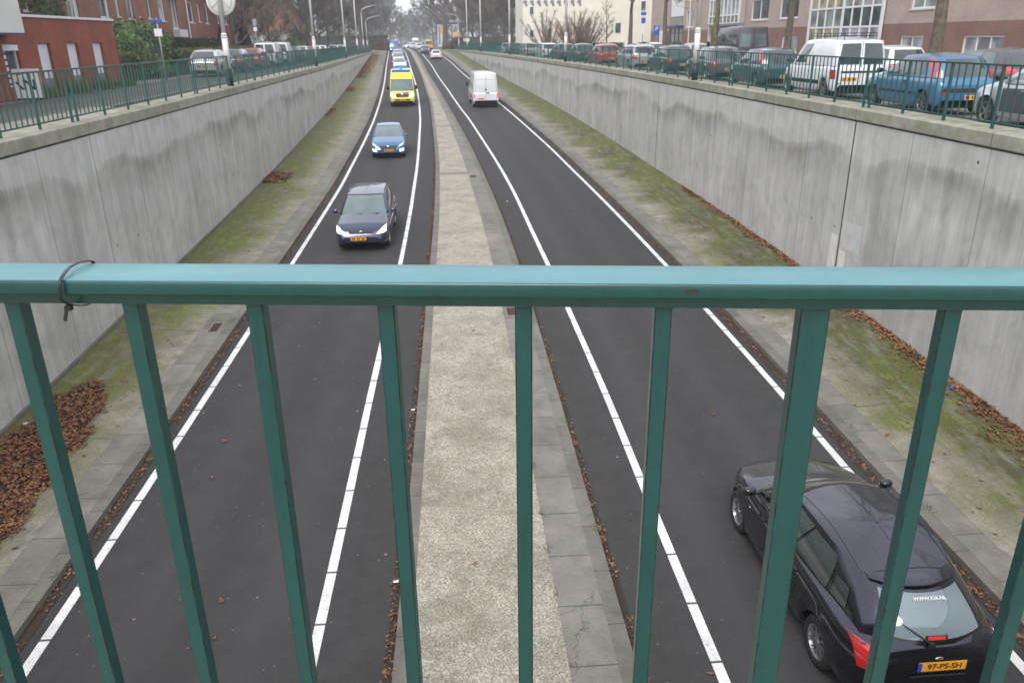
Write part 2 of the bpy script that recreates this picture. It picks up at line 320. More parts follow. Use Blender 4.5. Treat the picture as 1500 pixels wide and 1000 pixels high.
def m_green(name, sharp):
    t = NT(name); n = t.noise(5, 6, 0.7); g = t.noise(45, 5, 0.75)
    c = t.mix(t.ramp(n, [(0.3, 0.0), (0.7, 1.0)]), (0.0015, 0.038, 0.034) if sharp else (0.002, 0.050, 0.043), (0.003, 0.058, 0.052) if sharp else (0.004, 0.085, 0.07))
    c = t.mix(t.ramp(g, [(0.3, 0.0), (0.8, 0.4)]), c, (0.008, 0.075, 0.067))
    if sharp:
        # rust and chips along the arrises and faint scratches
        r1 = t.ramp(t.noise(38, 6, 0.8), [(0.64, 0.0), (0.66, 1.0)])
        c = t.mix(t.math('MULTIPLY', r1, t.ramp(n, [(0.50, 0.0), (0.54, 1.0)])), c, (0.045, 0.022, 0.012))
        gr = t.ramp(t.noise(1.0, 6, 0.75, co=t.co(scale=(60, 60, 6))), [(0.5, 0.0), (0.75, 0.5)]); c = t.mix(gr, c, (0.002, 0.022, 0.020))
        w = t.ramp(t.noise(150, 4, 0.8), [(0.74, 0.0), (0.76, 0.8)]); c = t.mix(w, c, (0.35, 0.42, 0.40))
        geo = t.n('ShaderNodeNewGeometry')
        pt = t.ramp(geo.outputs['Pointiness'], [(0.5, 0.0), (0.56, 1.0)])
    t.bump(t.noise(220 if sharp else 60, 4, 0.7), 0.12, 0.001)
    return t.fin(c, t.ramp(g, [(0.3, 0.27), (0.8, 0.4)]), Coat_Weight=0.35, Coat_Roughness=0.2)
MT['green'] = m_green('green_enamel', True)
MT['green_far'] = m_green('green_fence_paint', False)
MT['rust'] = plain('rust', (0.05, 0.022, 0.012), 0.9, 0.4, 60.0)
MT['black_plastic'] = plain('black_plastic', (0.012, 0.012, 0.014), 0.42, 0.15, 30.0)
def m_leaf(name, cols, rough=0.7, nscale=40.0, big=1.5):
    t = NT(name); n = t.noise(nscale, 3, 0.6); b = t.noise(big, 3)
    k = len(cols); c = t.ramp(t.math('ADD', t.math('MULTIPLY', n, 0.75), t.math('MULTIPLY', b, 0.25)), [(0.3 + 0.4 * i / (k - 1), cc) for i, cc in enumerate(cols)])
    return t.fin(c, rough)
MT['dead_leaf'] = m_leaf('dead_leaves', [(0.022, 0.012, 0.007), (0.07, 0.032, 0.016), (0.17, 0.07, 0.028), (0.34, 0.15, 0.06), (0.50, 0.28, 0.14)], nscale=45)
def m_gutter():
    t = NT('gutter_dirt'); n = t.noise(7, 6, 0.75); b = t.noise(1.3, 4)
    c = t.mix(t.ramp(t.math('ADD', t.math('MULTIPLY', n, .6), t.math('MULTIPLY', b, .4)), [(0.44, 0.0), (0.54, 1.0)]), (0.03, 0.028, 0.026), (0.032, 0.02, 0.012)); t.bump(n, .5, .01); return t.fin(c, .95)
MT['gutter'] = m_gutter()
MT['litter'] = plain('dark_litter', (0.035, 0.024, 0.016), 0.95, 0.4, 30.0)
MT['bark'] = plain('bark', (0.115, 0.095, 0.065), 0.9, 0.35, 8.0, bump=0.4)
MT['bark_moss'] = plain('mossy_bark', (0.115, 0.108, 0.055), 0.9, 0.4, 6.0, bump=0.4)
MT['twig_brown'] = plain('brown_twigs', (0.14, 0.115, 0.085), 0.9, 0.25, 0.5)
MT['twig_grey'] = plain('grey_twigs', (0.125, 0.108, 0.095), 0.9, 0.25, 0.5)
MT['twig_rust'] = plain('reddish_twigs', (0.24, 0.15, 0.095), 0.9, 0.25, 0.5)
MT['hedge_brown'] = m_leaf('beech_hedge', [(0.05, 0.035, 0.02), (0.10, 0.065, 0.035), (0.15, 0.09, 0.05)], 0.9, 8)
MT['hedge_green'] = m_leaf('green_hedge', [(0.04, 0.06, 0.015), (0.09, 0.105, 0.03), (0.17, 0.125, 0.05)], 0.85, 3, 0.6)
MT['laurel'] = m_leaf('laurel_leaves', [(0.02, 0.055, 0.012), (0.05, 0.12, 0.022), (0.11, 0.20, 0.04)], 0.5, 3)
MT['conifer'] = m_leaf('conifer_needles', [(0.008, 0.02, 0.01), (0.02, 0.04, 0.018)], 0.8, 6)
MT['ivy'] = m_leaf('ivy_leaves', [(0.04, 0.07, 0.015), (0.08, 0.12, 0.03)], 0.7, 6)
MT['grass'] = m_leaf('rough_grass', [(0.05, 0.08, 0.02), (0.12, 0.15, 0.04)], 0.9, 10)
MT['yellow_sign'] = plain('yellow_sign', (0.80, 0.42, 0.02), 0.5, 0.05)
MT['blue_sign'] = plain('blue_sign', (0.02, 0.10, 0.42), 0.4, 0.05)
MT['red_sign'] = plain('red_sign', (0.55, 0.03, 0.03), 0.5, 0.05)
# car materials
def paint(name, col, rough=0.32, metal=0.0, coat=0.9, dirt=0.12):
    t = NT(name); n = t.noise(2.2, 5, 0.65); g = t.noise(55, 3, 0.6)
    c = t.mix(t.ramp(n, [(0.4, 0.0), (0.75, dirt)]), col, (0.13, 0.12, 0.11))
    return t.fin(c, t.ramp(g, [(0.3, rough * 0.85), (0.7, rough * 1.2)]), Metallic=metal, Coat_Weight=coat, Coat_Roughness=0.07)
def m_glass(name, base, rough=0.05):
    t = NT(name); n = t.noise(0.9, 2, 0.5); c = t.mix(t.ramp(n, [(0.35, 0.0), (0.65, 1.0)]), tuple(b * 0.7 for b in base), tuple(b * 1.2 for b in base)); return t.fin(c, rough, IOR=1.55, Coat_Weight=1.0, Coat_Roughness=0.03)
MT['cglass'] = m_glass('car_glass', (0.035, 0.045, 0.045))
MT['cglass_pale'] = m_glass('windscreen_glass', (0.10, 0.14, 0.145))
MT['tyre'] = plain('tyre_rubber', (0.016, 0.016, 0.017), 0.8, 0.2, 20.0)
MT['rim'] = plain('alloy', (0.42, 0.42, 0.43), 0.3, 0.06, 5.0, Metallic=0.85)
MT['chrome'] = plain('chrome', (0.65, 0.65, 0.66), 0.15, 0.04, 5.0, Metallic=1.0)
MT['redlamp'] = plain('red_lamp_glass', (0.50, 0.012, 0.012), 0.12, 0.08, 9.0, Coat_Weight=1.0)
def emis(name, col, strength, base):
    t = NT(name); t.b.inputs['Emission Color'].default_value = (*col, 1); t.b.inputs['Emission Strength'].default_value = strength
    n = t.noise(8, 2); return t.fin(t.mix(n, base, tuple(b * 1.1 for b in base)), 0.2, Coat_Weight=1.0)
MT['redlit'] = emis('lit_red_lamp', (1, 0.03, 0.02), 0.9, (0.6, 0.02, 0.02))
MT['headlit'] = emis('lit_headlamp', (1, 1, 0.92), 1.3, (0.8, 0.8, 0.78))
MT['headlamp'] = plain('headlamp_glass', (0.55, 0.57, 0.60), 0.1, 0.25, 14.0, Coat_Weight=1.0)
MT['plate'] = plain('number_plate', (0.78, 0.36, 0.02), 0.5, 0.05, 10.0)
MT['plate_blue'] = plain('plate_blue', (0.02, 0.06, 0.45), 0.5, 0.05)
MT['ink'] = plain('plate_black', (0.01, 0.01, 0.01), 0.6, 0.1)
MT['bluelight'] = plain('blue_beacon', (0.02, 0.20, 0.65), 0.15, 0.1, 5.0, Coat_Weight=1.0)
MT['redstripe'] = plain('red_stripe', (0.6, 0.03, 0.03), 0.4, 0.08)
P_ = {k: paint('paint_' + k, *v) for k, v in dict(
    black=((0.028, 0.028, 0.043), 0.24, 0.9, 1.0, 0.0), navy=((0.022, 0.032, 0.075), 0.3, 0.6), blue=((0.035, 0.13, 0.29), 0.3, 0.4), ochre=((0.50, 0.34, 0.05), 0.4), yellow=((0.85, 0.76, 0.03), 0.35),
    white=((0.74, 0.75, 0.77), 0.35), skyblue=((0.045, 0.15, 0.27), 0.32, 0.25), silver=((0.50, 0.52, 0.54), 0.32, 0.5), teal=((0.035, 0.085, 0.10), 0.35, 0.3),
    grey=((0.09, 0.10, 0.11), 0.35, 0.3), dgreen=((0.014, 0.04, 0.035), 0.35), red=((0.34, 0.03, 0.035), 0.35), dgrey=((0.055, 0.057, 0.065), 0.38), truckblue=((0.03, 0.08, 0.35), 0.4)).items()}
# ------------------------------------------------------------------ alignment tables (metres; camera at the origin, +Y along the road)
ZR = herm([(-30, -6.85), (0, -6.85), (5, -6.82), (10, -6.76), (15, -6.6), (20, -6.43), (25, -6.3), (30, -6.18), (38, -5.98), (45, -5.75), (52, -5.52), (60, -5.25), (70, -4.93), (80, -4.63), (90, -4.35), (100, -4.07), (115, -3.68), (130, -3.33), (150, -2.93), (165, -2.68), (180, -2.55), (200, -2.5), (300, -2.5)])
T_LO = herm([(-30, -5.24), (8, -5.24), (20, -5.15), (34, -5.2), (40, -5.33), (47.5, -5.5), (59, -5.9), (75, -6.74), (92, -7.83), (112, -9.24), (139, -11.1), (174, -13.6), (260, -20.5)])
T_LI = herm([(-30, -1.92), (12, -1.92), (23, -1.86), (30, -1.9), (34, -1.96), (40, -2.06), (47, -2.25), (58.4, -2.62), (74, -3.4), (87.5, -4.25), (107, -5.6), (135, -7.5), (172, -10.1), (260, -17)])
T_ML = herm([(-30, -0.97), (26, -0.95), (32, -1.0), (41, -1.17), (57, -1.75), (65.6, -2.1), (80, -2.95), (90, -3.55), (106, -4.6), (118, -5.45), (150, -7.65), (179, -9.8), (260, -16.3)])
T_MR = herm([(-30, 1.83), (8, 1.83), (18, 1.76), (26, 1.6), (34, 1.3), (43, 0.84), (54, 0.13), (64, -0.58), (84, -2.01), (106, -3.62), (130, -5.1), (151, -6.5), (180, -8.7), (260, -15)])
T_RI = herm([(-30, 2.79), (12, 2.78), (19, 2.66), (26, 2.48), (33, 2.3), (39, 2.03), (46, 1.6), (57, 0.87), (63, 0.38), (73.5, -0.37), (80, -0.81), (96, -1.95), (118, -3.3), (145, -5.16), (190, -8.1), (260, -13.2)])
T_RO = herm([(-30, 6.26), (12, 6.25), (18.5, 6.14), (26, 5.95), (32, 5.74), (37, 5.52), (43.4, 5.2), (52.6, 4.6), (62.6, 3.87), (66.4, 3.55), (80, 2.5), (94, 1.43), (107, 0.55), (127, -0.65), (153, -2.5), (190, -5.2), (260, -10)])
T_WL = herm([(-30, -8.2), (12, -8.22), (23, -8.33), (36, -8.65), (53, -9.2), (65, -9.65), (78, -10.3), (102, -11.7), (130, -13.5), (160, -15.6), (185, -17.5)])
T_WR = herm([(-30, 9.6), (20, 9.52), (30, 9.32), (40, 8.95), (50, 8.35), (60, 7.6), (70, 6.8), (80, 5.9), (91, 5.0), (104, 4.07), (121, 2.93), (140, 1.85), (161, 0.7), (185, -0.6)])
ZSL = herm([(-40, -1.88), (30, -1.88), (60, -1.95), (110, -2.15), (170, -2.48), (200, -2.5), (400, -2.5)])
ZSR = herm([(-40, -1.98), (60, -1.98), (110, -2.15), (170, -2.48), (200, -2.5), (400, -2.5)])
ZCL = herm([(-40, -1.66), (30, -1.66), (60, -1.74), (110, -1.9), (170, -2.3), (200, -2.3)])
ZCR = herm([(-40, -1.66), (60, -1.68), (85, -1.68), (110, -1.78), (140, -1.98), (170, -2.3), (200, -2.3)])
YS = [-20, -10, -5] + [i * 1.0 for i in range(0, 60)] + [60 + 2.5 * i for i in range(0, 51)]   # to 185
YS2 = YS + [190 + 5 * i for i in range(13)]
def strip(name, fa, fb, za, zb, mat, ys=YS2, nu=1, uvm='m', kind='structure', parent=None, skirt=None):
    """sheet between two curves; uvm 'm': u in metres, 'f': u 0..1"""
    mb = MB()
    for y0, y1 in zip(ys[:-1], ys[1:]):
        for k in range(nu):
            t0, t1 = k / nu, (k + 1) / nu; q = []; uv = []
            for y, t in ((y0, t0), (y0, t1), (y1, t1), (y1, t0)):
                a, b = fa(y), fb(y); q.append((a + (b - a) * t, y, za(y) + (zb(y) - za(y)) * t)); uv.append(((b - a) * t if uvm == 'm' else t, y))
            if q[1][0] < q[0][0]: q.reverse(); uv.reverse()
            mb.face(q, uv)
    o = mb.build(name, mat, parent)
    if kind: o['kind'] = kind
    return o
off = lambda f, d: (lambda y: f(y) + d)
# ------------------------------------------------------------------ the sunken road
strip('road', off(T_LO, -0.64), off(T_ML, 0.1), ZR, ZR, MT['asphalt'], nu=3)
strip('road', off(T_MR, -0.1), off(T_RO, 0.5), ZR, ZR, MT['asphalt'], nu=3)
strip('road_edge', off(T_LO, -0.30), off(T_LO, -0.09), off(ZR, .004), off(ZR, .004), MT['asphalt_edge'])
strip('road_edge', off(T_RO, 0.09), off(T_RO, 0.34), off(ZR, .004), off(ZR, .004), MT['asphalt_edge'])
strip('road_edge', off(T_MR, 0.05), off(T_RI, -0.30), off(ZR, .004), off(ZR, .004), MT['asphalt_edge'])
strip('road_edge', off(T_LI, 0.34), off(T_ML, -0.05), off(ZR, .004), off(ZR, .004), MT['asphalt_edge'])
for T in (T_LO, T_LI, T_RI, T_RO):
    strip('road_marking', off(T, -0.065), off(T, 0.065), off(ZR, .008), off(ZR, .008), MT['line'])
strip('gutter', off(T_LO, -0.36), off(T_LO, -0.20), off(ZR, .012), off(ZR, .012), MT['gutter'], ys=YS)
strip('gutter', off(T_RO, 0.20), off(T_RO, 0.38), off(ZR, .012), off(ZR, .012), MT['gutter'], ys=YS)
strip('gutter', off(T_ML, -0.12), off(T_ML, 0.0), off(ZR, .012), off(ZR, .012), MT['gutter'], ys=YS)
strip('gutter', off(T_MR, 0.0), off(T_MR, 0.12), off(ZR, .012), off(ZR, .012), MT['gutter'], ys=YS)
KH = 0.11
def kerb(fa, fb, facing):
    """kerb stones: top between fa, fb and a vertical face on side 'facing'"""
    mb = MB()
    for y0, y1 in zip(YS2[:-1], YS2[1:]):
        z0, z1 = ZR(y0) + KH, ZR(y1) + KH
        a0, a1, b0, b1 = fa(y0), fa(y1), fb(y0), fb(y1)
        mb.face([(a0, y0, z0), (b0, y0, z0), (b1, y1, z1), (a1, y1, z1)], [(0, y0), (.25, y0), (.25, y1), (0, y1)])
        for s in facing:
            x0, x1 = (a0, a1) if s < 0 else (b0, b1)
            q = [(x0, y0, z0 - KH), (x1, y1, z1 - KH), (x1, y1, z1), (x0, y0, z0)]
            if s < 0: q = [(x0, y0, z0 - KH), (x0, y0, z0), (x1, y1, z1), (x1, y1, z1 - KH)]
            mb.face(q, [(0, y0), (0, y0), (0, y1), (0, y1)])
    o = mb.build('kerb', MT['kerb']); o['kind'] = 'structure'
kerb(off(T_LO, -0.56), off(T_LO, -0.34), (1,))
kerb(off(T_RO, 0.38), off(T_RO, 0.60), (-1,))
kerb(T_ML, off(T_ML, 0.20), (-1,))
kerb(off(T_MR, -0.22), T_MR, (1,))
zk = off(ZR, KH)
strip('slab_strip', off(T_LO, -1.08), off(T_LO, -0.555), off(ZR, KH + .01), off(ZR, KH + .004), MT['slab'])
strip('slab_strip', off(T_RO, 0.595), off(T_RO, 1.04), off(ZR, KH + .004), off(ZR, KH + .01), MT['slab'])
def med_slab_l(y):
    w = T_MR(y) - T_ML(y); return T_MR(y) - 0.225 - min(0.56, 0.24 * w)
strip('slab_strip', med_slab_l, off(T_MR, -0.213), off(ZR, KH + .004), off(ZR, KH + .002), MT['slab'])
strip('median_strip', off(T_ML, 0.195), off(med_slab_l, 0.008), off(ZR, KH + .006), off(ZR, KH + .012), MT['median'])
strip('verge', off(T_LO, -1.07), off(T_WL, 0.0), off(ZR, KH + .014), off(ZR, KH + .16), MT['verge_l'], nu=5, uvm='f', ys=YS)
strip('verge', off(T_RO, 1.03), off(T_WR, 0.0), off(ZR, KH + .014), off(ZR, KH + .20), MT['verge_r'], nu=5, uvm='f', ys=YS)

def retaining(T, ZC, side, label):
    """side -1 left wall (faces +X), +1 right wall"""
    root = empty('retaining_wall', (T(10), 10, ZR(10))); tag(root, label, 'wall')
    bx, by, bz = root.location; sgn = -side
    def L(p): return (p[0] - bx, p[1] - by, p[2] - bz)
    body, ledge, cop = MB(), MB(), MB()
    for y0, y1 in zip(YS[:-1], YS[1:]):
        if ZC(y1) - 0.3 < ZR(y1) + 0.05: pass
        x0, x1 = T(y0), T(y1); t0, t1 = ZC(y0) - 0.27, ZC(y1) - 0.27; b0, b1 = min(ZR(y0) - 0.1, t0 - .05), min(ZR(y1) - 0.1, t1 - .05)
        q = [(x0, y0, b0), (x1, y1, b1), (x1, y1, t1), (x0, y0, t0)]; uv = [(y0, t0 - b0), (y1, t1 - b1), (y1, 0), (y0, 0)]
        if side > 0: q.reverse(); uv.reverse()
        body.face([L(p) for p in q], uv)
        # coping: overhang 3 cm, 0.27 high, sloping top to the fence, back face
        c = []
        for (x, y, zc) in ((x0, y0, ZC(y0)), (x1, y1, ZC(y1))):
            c.append([(x - side * 0.0, y, zc - 0.27), (x - side * 0.035, y, zc - 0.25), (x - side * 0.035, y, zc - 0.02), (x - side * 0.01, y, zc), (x + side * 0.55, y, zc + 0.04), (x + side * 0.55, y, zc - 0.5)])
        for i in range(5):
            q = [c[0][i], c[0][i + 1], c[1][i + 1], c[1][i]]
            if side < 0: q.reverse()
            cop.face([L(p) for p in q], [(p[1], p[2]) for p in q])
        # small upstand at the foot of the wall
        if y1 < 150:
            for (h0, h1, w0, w1) in ((0, .10, .07, .07), (.10, .10, .07, 0)):
                q = [(x0 - side * w0, y0, ZR(y0) + KH + .12 + h0), (x1 - side * w0, y1, ZR(y1) + KH + .12 + h0), (x1 - side * w1, y1, ZR(y1) + KH + .12 + h1), (x0 - side * w1, y0, ZR(y0) + KH + .12 + h1)]
                if side > 0: q.reverse()
                if side < 0: ledge.face([L(p) for p in q], [(p[1], 0.3) for p in q])
    body.build('wall_face', MT['wall'] if side > 0 else MT['wall_left'], root)
    weld(cop.build('coping', MT['coping'], root), norm=False)
    if ledge.f: ledge.build('foot_ledge', MT['kerb'], root)
    g = MB()   # dark drip joint under the coping
    for y0, y1 in zip(YS[:-1], YS[1:]):
        q = [L((T(y) - side * 0.004, y, ZC(y) - 0.27 - h)) for y, h in ((y0, .03), (y1, .03), (y1, 0), (y0, 0))]
        if side > 0: q.reverse()
        g.face(q)
    g.build('drip_joint', MT['dark'], root)
    return root, L
wallL, LL = retaining(T_WL, ZCL, -1, 'left grey concrete retaining wall of the sunken road, streaked and stained')
wallR, LR = retaining(T_WR, ZCR, 1, 'right grey concrete retaining wall of the sunken road with white repair patches')
MT['patch'] = plain('white_repair_paint', (0.68, 0.65, 0.61), 0.85, 0.08, 4)
MT['patch2'] = plain('pale_repair_paint', (0.52, 0.515, 0.51), 0.85, 0.08, 4)
for (y0, y1, z0, z1, m) in ((18.68, 19.02, -6.3, -4.75, 'patch'), (18.18, 18.52, -6.3, -5.05, 'patch'), (17.55, 18.45, -5.0, -4.3, 'patch2')):
    mb = MB(); x = lambda y: T_WR(y) - (0.006 if m == 'patch' else 0.004)
    mb.face([LR(p) for p in ((x(y0), y0, z0), (x(y0), y0, z1), (x(y1), y1, z1 - .03), (x(y1), y1, z0))]); mb.build('repair_patch', MT[m], wallR)
# ------------------------------------------------------------------ street level ground
strip('ground', lambda y: -380.0, off(T_WL, -0.5), off(ZSL, -0.01), off(ZSL, -0.01), MT['paving_grey'], ys=YS)
strip('ground', off(T_WR, 0.5), lambda y: 380.0, off(ZSR, -0.01), off(ZSR, -0.01), MT['paving_grey'], ys=YS)
gm = MB(); gm.face([(-380, 185, -2.52), (380, 185, -2.52), (380, 590, -2.52), (-380, 590, -2.52)], [(-380, 185), (380, 185), (380, 590), (-380, 590)])
tag(gm.build('ground', MT['asphalt_old']), kind='structure')
YL = [y for y in YS]
strip('pavement', off(T_WL, -2.2), off(T_WL, -0.56), ZSL, ZSL, MT['paving_pink'], ys=YL)
strip('street', lambda y: min(-13.6, T_WL(y) - 6.2), off(T_WL, -2.32), off(ZSL, .002), off(ZSL, .002), MT['asphalt_old'], ys=YL)
strip('kerb', off(T_WL, -2.33), off(T_WL, -2.19), off(ZSL, .05), off(ZSL, .05), MT['slab'], ys=YL)
strip('kerb', lambda y: min(-13.75, T_WL(y) - 6.35), lambda y: min(-13.6, T_WL(y) - 6.2), off(ZSL, .06), off(ZSL, .06), MT['slab'], ys=YL)
mb = MB(); mb.box(-10.9, -8.85, 2, 25.0, -1.9, -1.80); mb.build('traffic_island', MT['slab'])['kind'] = 'structure'
mb = MB(); mb.box(-10.6, -9.0, 2, 24.5, -1.84, -1.785); mb.build('moss_patch', MT['verge_l'])['kind'] = 'structure'
strip('street', off(T_WR, 6.2), off(T_WR, 11.0), off(ZSR, .002), off(ZSR, .002), MT['asphalt_old'], ys=YL)

# bridge deck the photographer stands on (out of frame)
RD = Vector((0.99197, -0.12648, 0)); RN = Vector((0.12648, 0.99197, 0))     # along the railing / across it, away from the camera
RP = Vector((0.059, 0.884, 0))
def onrail(s, d, z): p = RP + RD * s + RN * d; return (p.x, p.y, z)
mb = MB(); c = onrail(0, -6.0, -1.75); mb.obox(c, RD, RN, (0, 0, 1), 12, 6.12, 0.2)
o = mb.build('bridge_deck', MT['coping']); o['kind'] = 'structure'
# ------------------------------------------------------------------ the near railing
rail = empty('bridge_railing', onrail(0, -0.04, -1.55)); tag(rail, 'green steel bridge railing across the foreground with flat handrail and square bars', 'railing')
def LRl(p): return (p[0] - rail.location.x, p[1] - rail.location.y, p[2] - rail.location.z)
def bevel_box(mb, c, hx, hy, hz, bev):
    prof = []
    for sx, sz in ((-1, -1), (1, -1), (1, 1), (-1, 1)):
        cx_, cz_ = sx * (hy - bev), sz * (hz - bev)
        a0 = {(-1, -1): 180, (1, -1): 270, (1, 1): 0, (-1, 1): 90}[(sx, sz)]
        for k in range(4):
            a = R(a0 + 30 * k); prof.append((cx_ + bev * math.cos(a), cz_ + bev * math.sin(a)))
    b = len(mb.v); n = len(prof)
    for s in (-hx, hx):
        for (d, z) in prof:
            p = Vector(c) + RD * s + RN * d; mb.v.append((p.x, p.y, p.z + z))
    for k in range(n):
        mb.f.append((b + k, b + (k + 1) % n, b + n + (k + 1) % n, b + n + k)); mb.uv.append([(0, 0)] * 4); mb.mi.append(0)
# handrail: 68 mm flat top with rounded arris, 16 mm deep, and a flat bar under it
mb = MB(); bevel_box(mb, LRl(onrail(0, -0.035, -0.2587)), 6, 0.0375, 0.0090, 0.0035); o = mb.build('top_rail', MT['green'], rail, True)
tf = NT('sky_sheen_enamel'); tn = tf.noise(7, 6, 0.7); tg = tf.noise(60, 5, 0.75); tcl = tf.mix(tf.ramp(tn, [(0.3, 0.0), (0.7, 1.0)]), (0.055, 0.18, 0.20), (0.08, 0.235, 0.26))  # top face only: sky reflection painted in as a lighter, bluer colour
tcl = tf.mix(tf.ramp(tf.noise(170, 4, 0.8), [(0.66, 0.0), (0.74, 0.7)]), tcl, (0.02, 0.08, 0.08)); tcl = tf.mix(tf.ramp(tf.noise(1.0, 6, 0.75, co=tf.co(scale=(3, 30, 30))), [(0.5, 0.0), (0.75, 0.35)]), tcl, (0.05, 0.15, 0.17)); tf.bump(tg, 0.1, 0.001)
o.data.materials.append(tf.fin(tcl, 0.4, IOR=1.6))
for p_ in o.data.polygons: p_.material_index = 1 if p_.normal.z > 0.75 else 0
mb = MB(); p = onrail(0, -0.037, -0.2755); mb.obox(LRl(p), RD, RN, (0, 0, 1), 6, 0.016, 0.0080); mb.build('under_flat', MT['green'], rail)
bars = [-1.35, -1.195, -1.042, -0.891, -0.742, -0.591, -0.447, -0.298, -0.1435, 0.015, 0.1735, None, 0.4905, 0.645, 0.80, 0.952, 1.105, 1.255, 1.41]
tw = NT('worn_enamel_edge'); wn1 = tw.noise(1.0, 5, 0.75, co=tw.co(scale=(30, 30, 45))); wn2 = tw.noise(5, 3)
wc = tw.mix(tw.ramp(tw.math('ADD', wn1, tw.math('MULTIPLY', tw.math('SUBTRACT', wn2, .5), .5)), [(0.48, 0.0), (0.52, 1.0)]), (0.003, 0.045, 0.041), (0.012, 0.008, 0.006))
MT['edge'] = tw.fin(wc, 0.6)
def bar(s, hw, hd, name, z0=-1.42, z1=-0.282):
    mb = MB(); p = onrail(s, -0.047 + hd, (z0 + z1) / 2); hz = (z1 - z0) / 2; hx = hw
    P = Vector(LRl(p)); b = 0.0015
    prof = [(-hx, -hd + b), (-hx + b, -hd), (hx - b, -hd), (hx, -hd + b), (hx, hd - b), (hx - b, hd), (-hx + b, hd), (-hx, hd - b)]
    vv = []
    # small weld foot: bar widens just below the rail
    lv = [(-hz, 1.0), (hz - 0.006, 1.0), (hz - 0.002, 1.08), (hz, 1.25)]
    for (z, k) in lv:
        for a, d in prof:
            q = P + RD * a * k + RN * d * k; vv.append((q.x, q.y, P.z + z))
    fs = []
    for i in range(len(lv) - 1):
        for k in range(8): fs.append((i * 8 + k, i * 8 + (k + 1) % 8, (i + 1) * 8 + (k + 1) % 8, (i + 1) * 8 + k))
    mb.raw(vv, fs); mb.mi = [1 if (i % 8) % 2 == 0 and i < len(fs) else 0 for i in range(len(fs))]; return mb.build(name, [MT['green'], MT['edge']], rail)
for s in bars:
    if s is not None: bar(s, 0.0098, 0.0098, 'bar')
for s in (0.3415, -1.98, 2.66): bar(s, 0.0162, 0.0110, 'post', z0=-1.56)
mb = MB(); mb.obox(LRl(onrail(0, -0.037, -1.435)), RD, RN, (0, 0, 1), 6, 0.02, 0.010); mb.build('bottom_rail', MT['green'], rail)
mb = MB(); r_ = random.Random(6); c0 = Vector(LRl(onrail(.199, -.0738, -.2585)))
prv = [c0 + RD * (.0065 * math.cos(a) * (1 + .4 * math.sin(3 * a))) + Vector((0, 0, .0022 * math.sin(a) * (1 + .5 * math.cos(5 * a)))) for a in [k * math.pi / 8 for k in range(16)]]
mb.face(prv); mb.build('rust_spot', MT['rust'], rail)
# ------------------------------------------------------------------ cable tie
ct = empty('cable_tie', onrail(-0.512, -0.035, -0.26)); tag(ct, 'black plastic cable tie looped round the handrail at left', 'cable tie')
def ctl(s, d, z): p = Vector(onrail(s, d, z)); return p - Vector(ct.location)
path = [(-.511,.0035,-.262),(-.511,.0035,-.252),(-.512,-.002,-.2465),(-.5145,-.018,-.2435),(-.5135,-.038,-.2430),(-.5085,-.056,-.2435),(-.5055,-.071,-.2470),(-.505,-.0775,-.252),(-.5062,-.0785,-.261),(-.508,-.0775,-.270),(-.507,-.072,-.2765),(-.508,-.062,-.2815),(-.506,-.04,-.290),(-.508,-.01,-.290),(-.511,.0035,-.276),(-.511,.0035,-.262)]
def catm(pts, n=6):
    out = []; N = len(pts)
    for i in range(N - 1):
        p0, p1, p2, p3 = (Vector(pts[max(i - 1, 0)]), Vector(pts[i]), Vector(pts[i + 1]), Vector(pts[min(i + 2, N - 1)]))
        for k in range(n):
            t = k / n; out.append(0.5 * ((2 * p1) + (-p0 + p2) * t + (2 * p0 - 5 * p1 + 4 * p2 - p3) * t * t + (-p0 + 3 * p1 - 3 * p2 + p3) * t**3))
    out.append(Vector(pts[-1])); return out
pp = [Vector(ctl(*p)) for p in catm(path)]
mb = MB(); rings = []
for i, p in enumerate(pp):
    d = (pp[min(i + 1, len(pp) - 1)] - pp[max(i - 1, 0)]).normalized()
    w = (RD - d * RD.dot(d)).normalized(); nn = d.cross(w)
    rings.append([p + w * a * 0.0018 + nn * b_ * 0.0006 for a, b_ in ((-1, -1), (1, -1), (1, 1), (-1, 1))])
for i in range(len(rings) - 1):
    for k in range(4): mb.face([rings[i][k], rings[i][(k + 1) % 4], rings[i + 1][(k + 1) % 4], rings[i + 1][k]])
mb.build('strap', MT['black_plastic'], ct)
mb = MB(); mb.obox(ctl(-.510, -.064, -.2850), RD + RN * 0.2, RN, (0.1, 0, 1), .0034, .003, .0032); mb.build('tie_head', MT['black_plastic'], ct)
mb = MB(); mb.obox(ctl(-.5143, -.066, -.2940), RD + Vector((0, 0, -.35)), RN, (0.35, 0, 1), .0019, .0007, .0070); mb.build('tie_tail', MT['black_plastic'], ct)
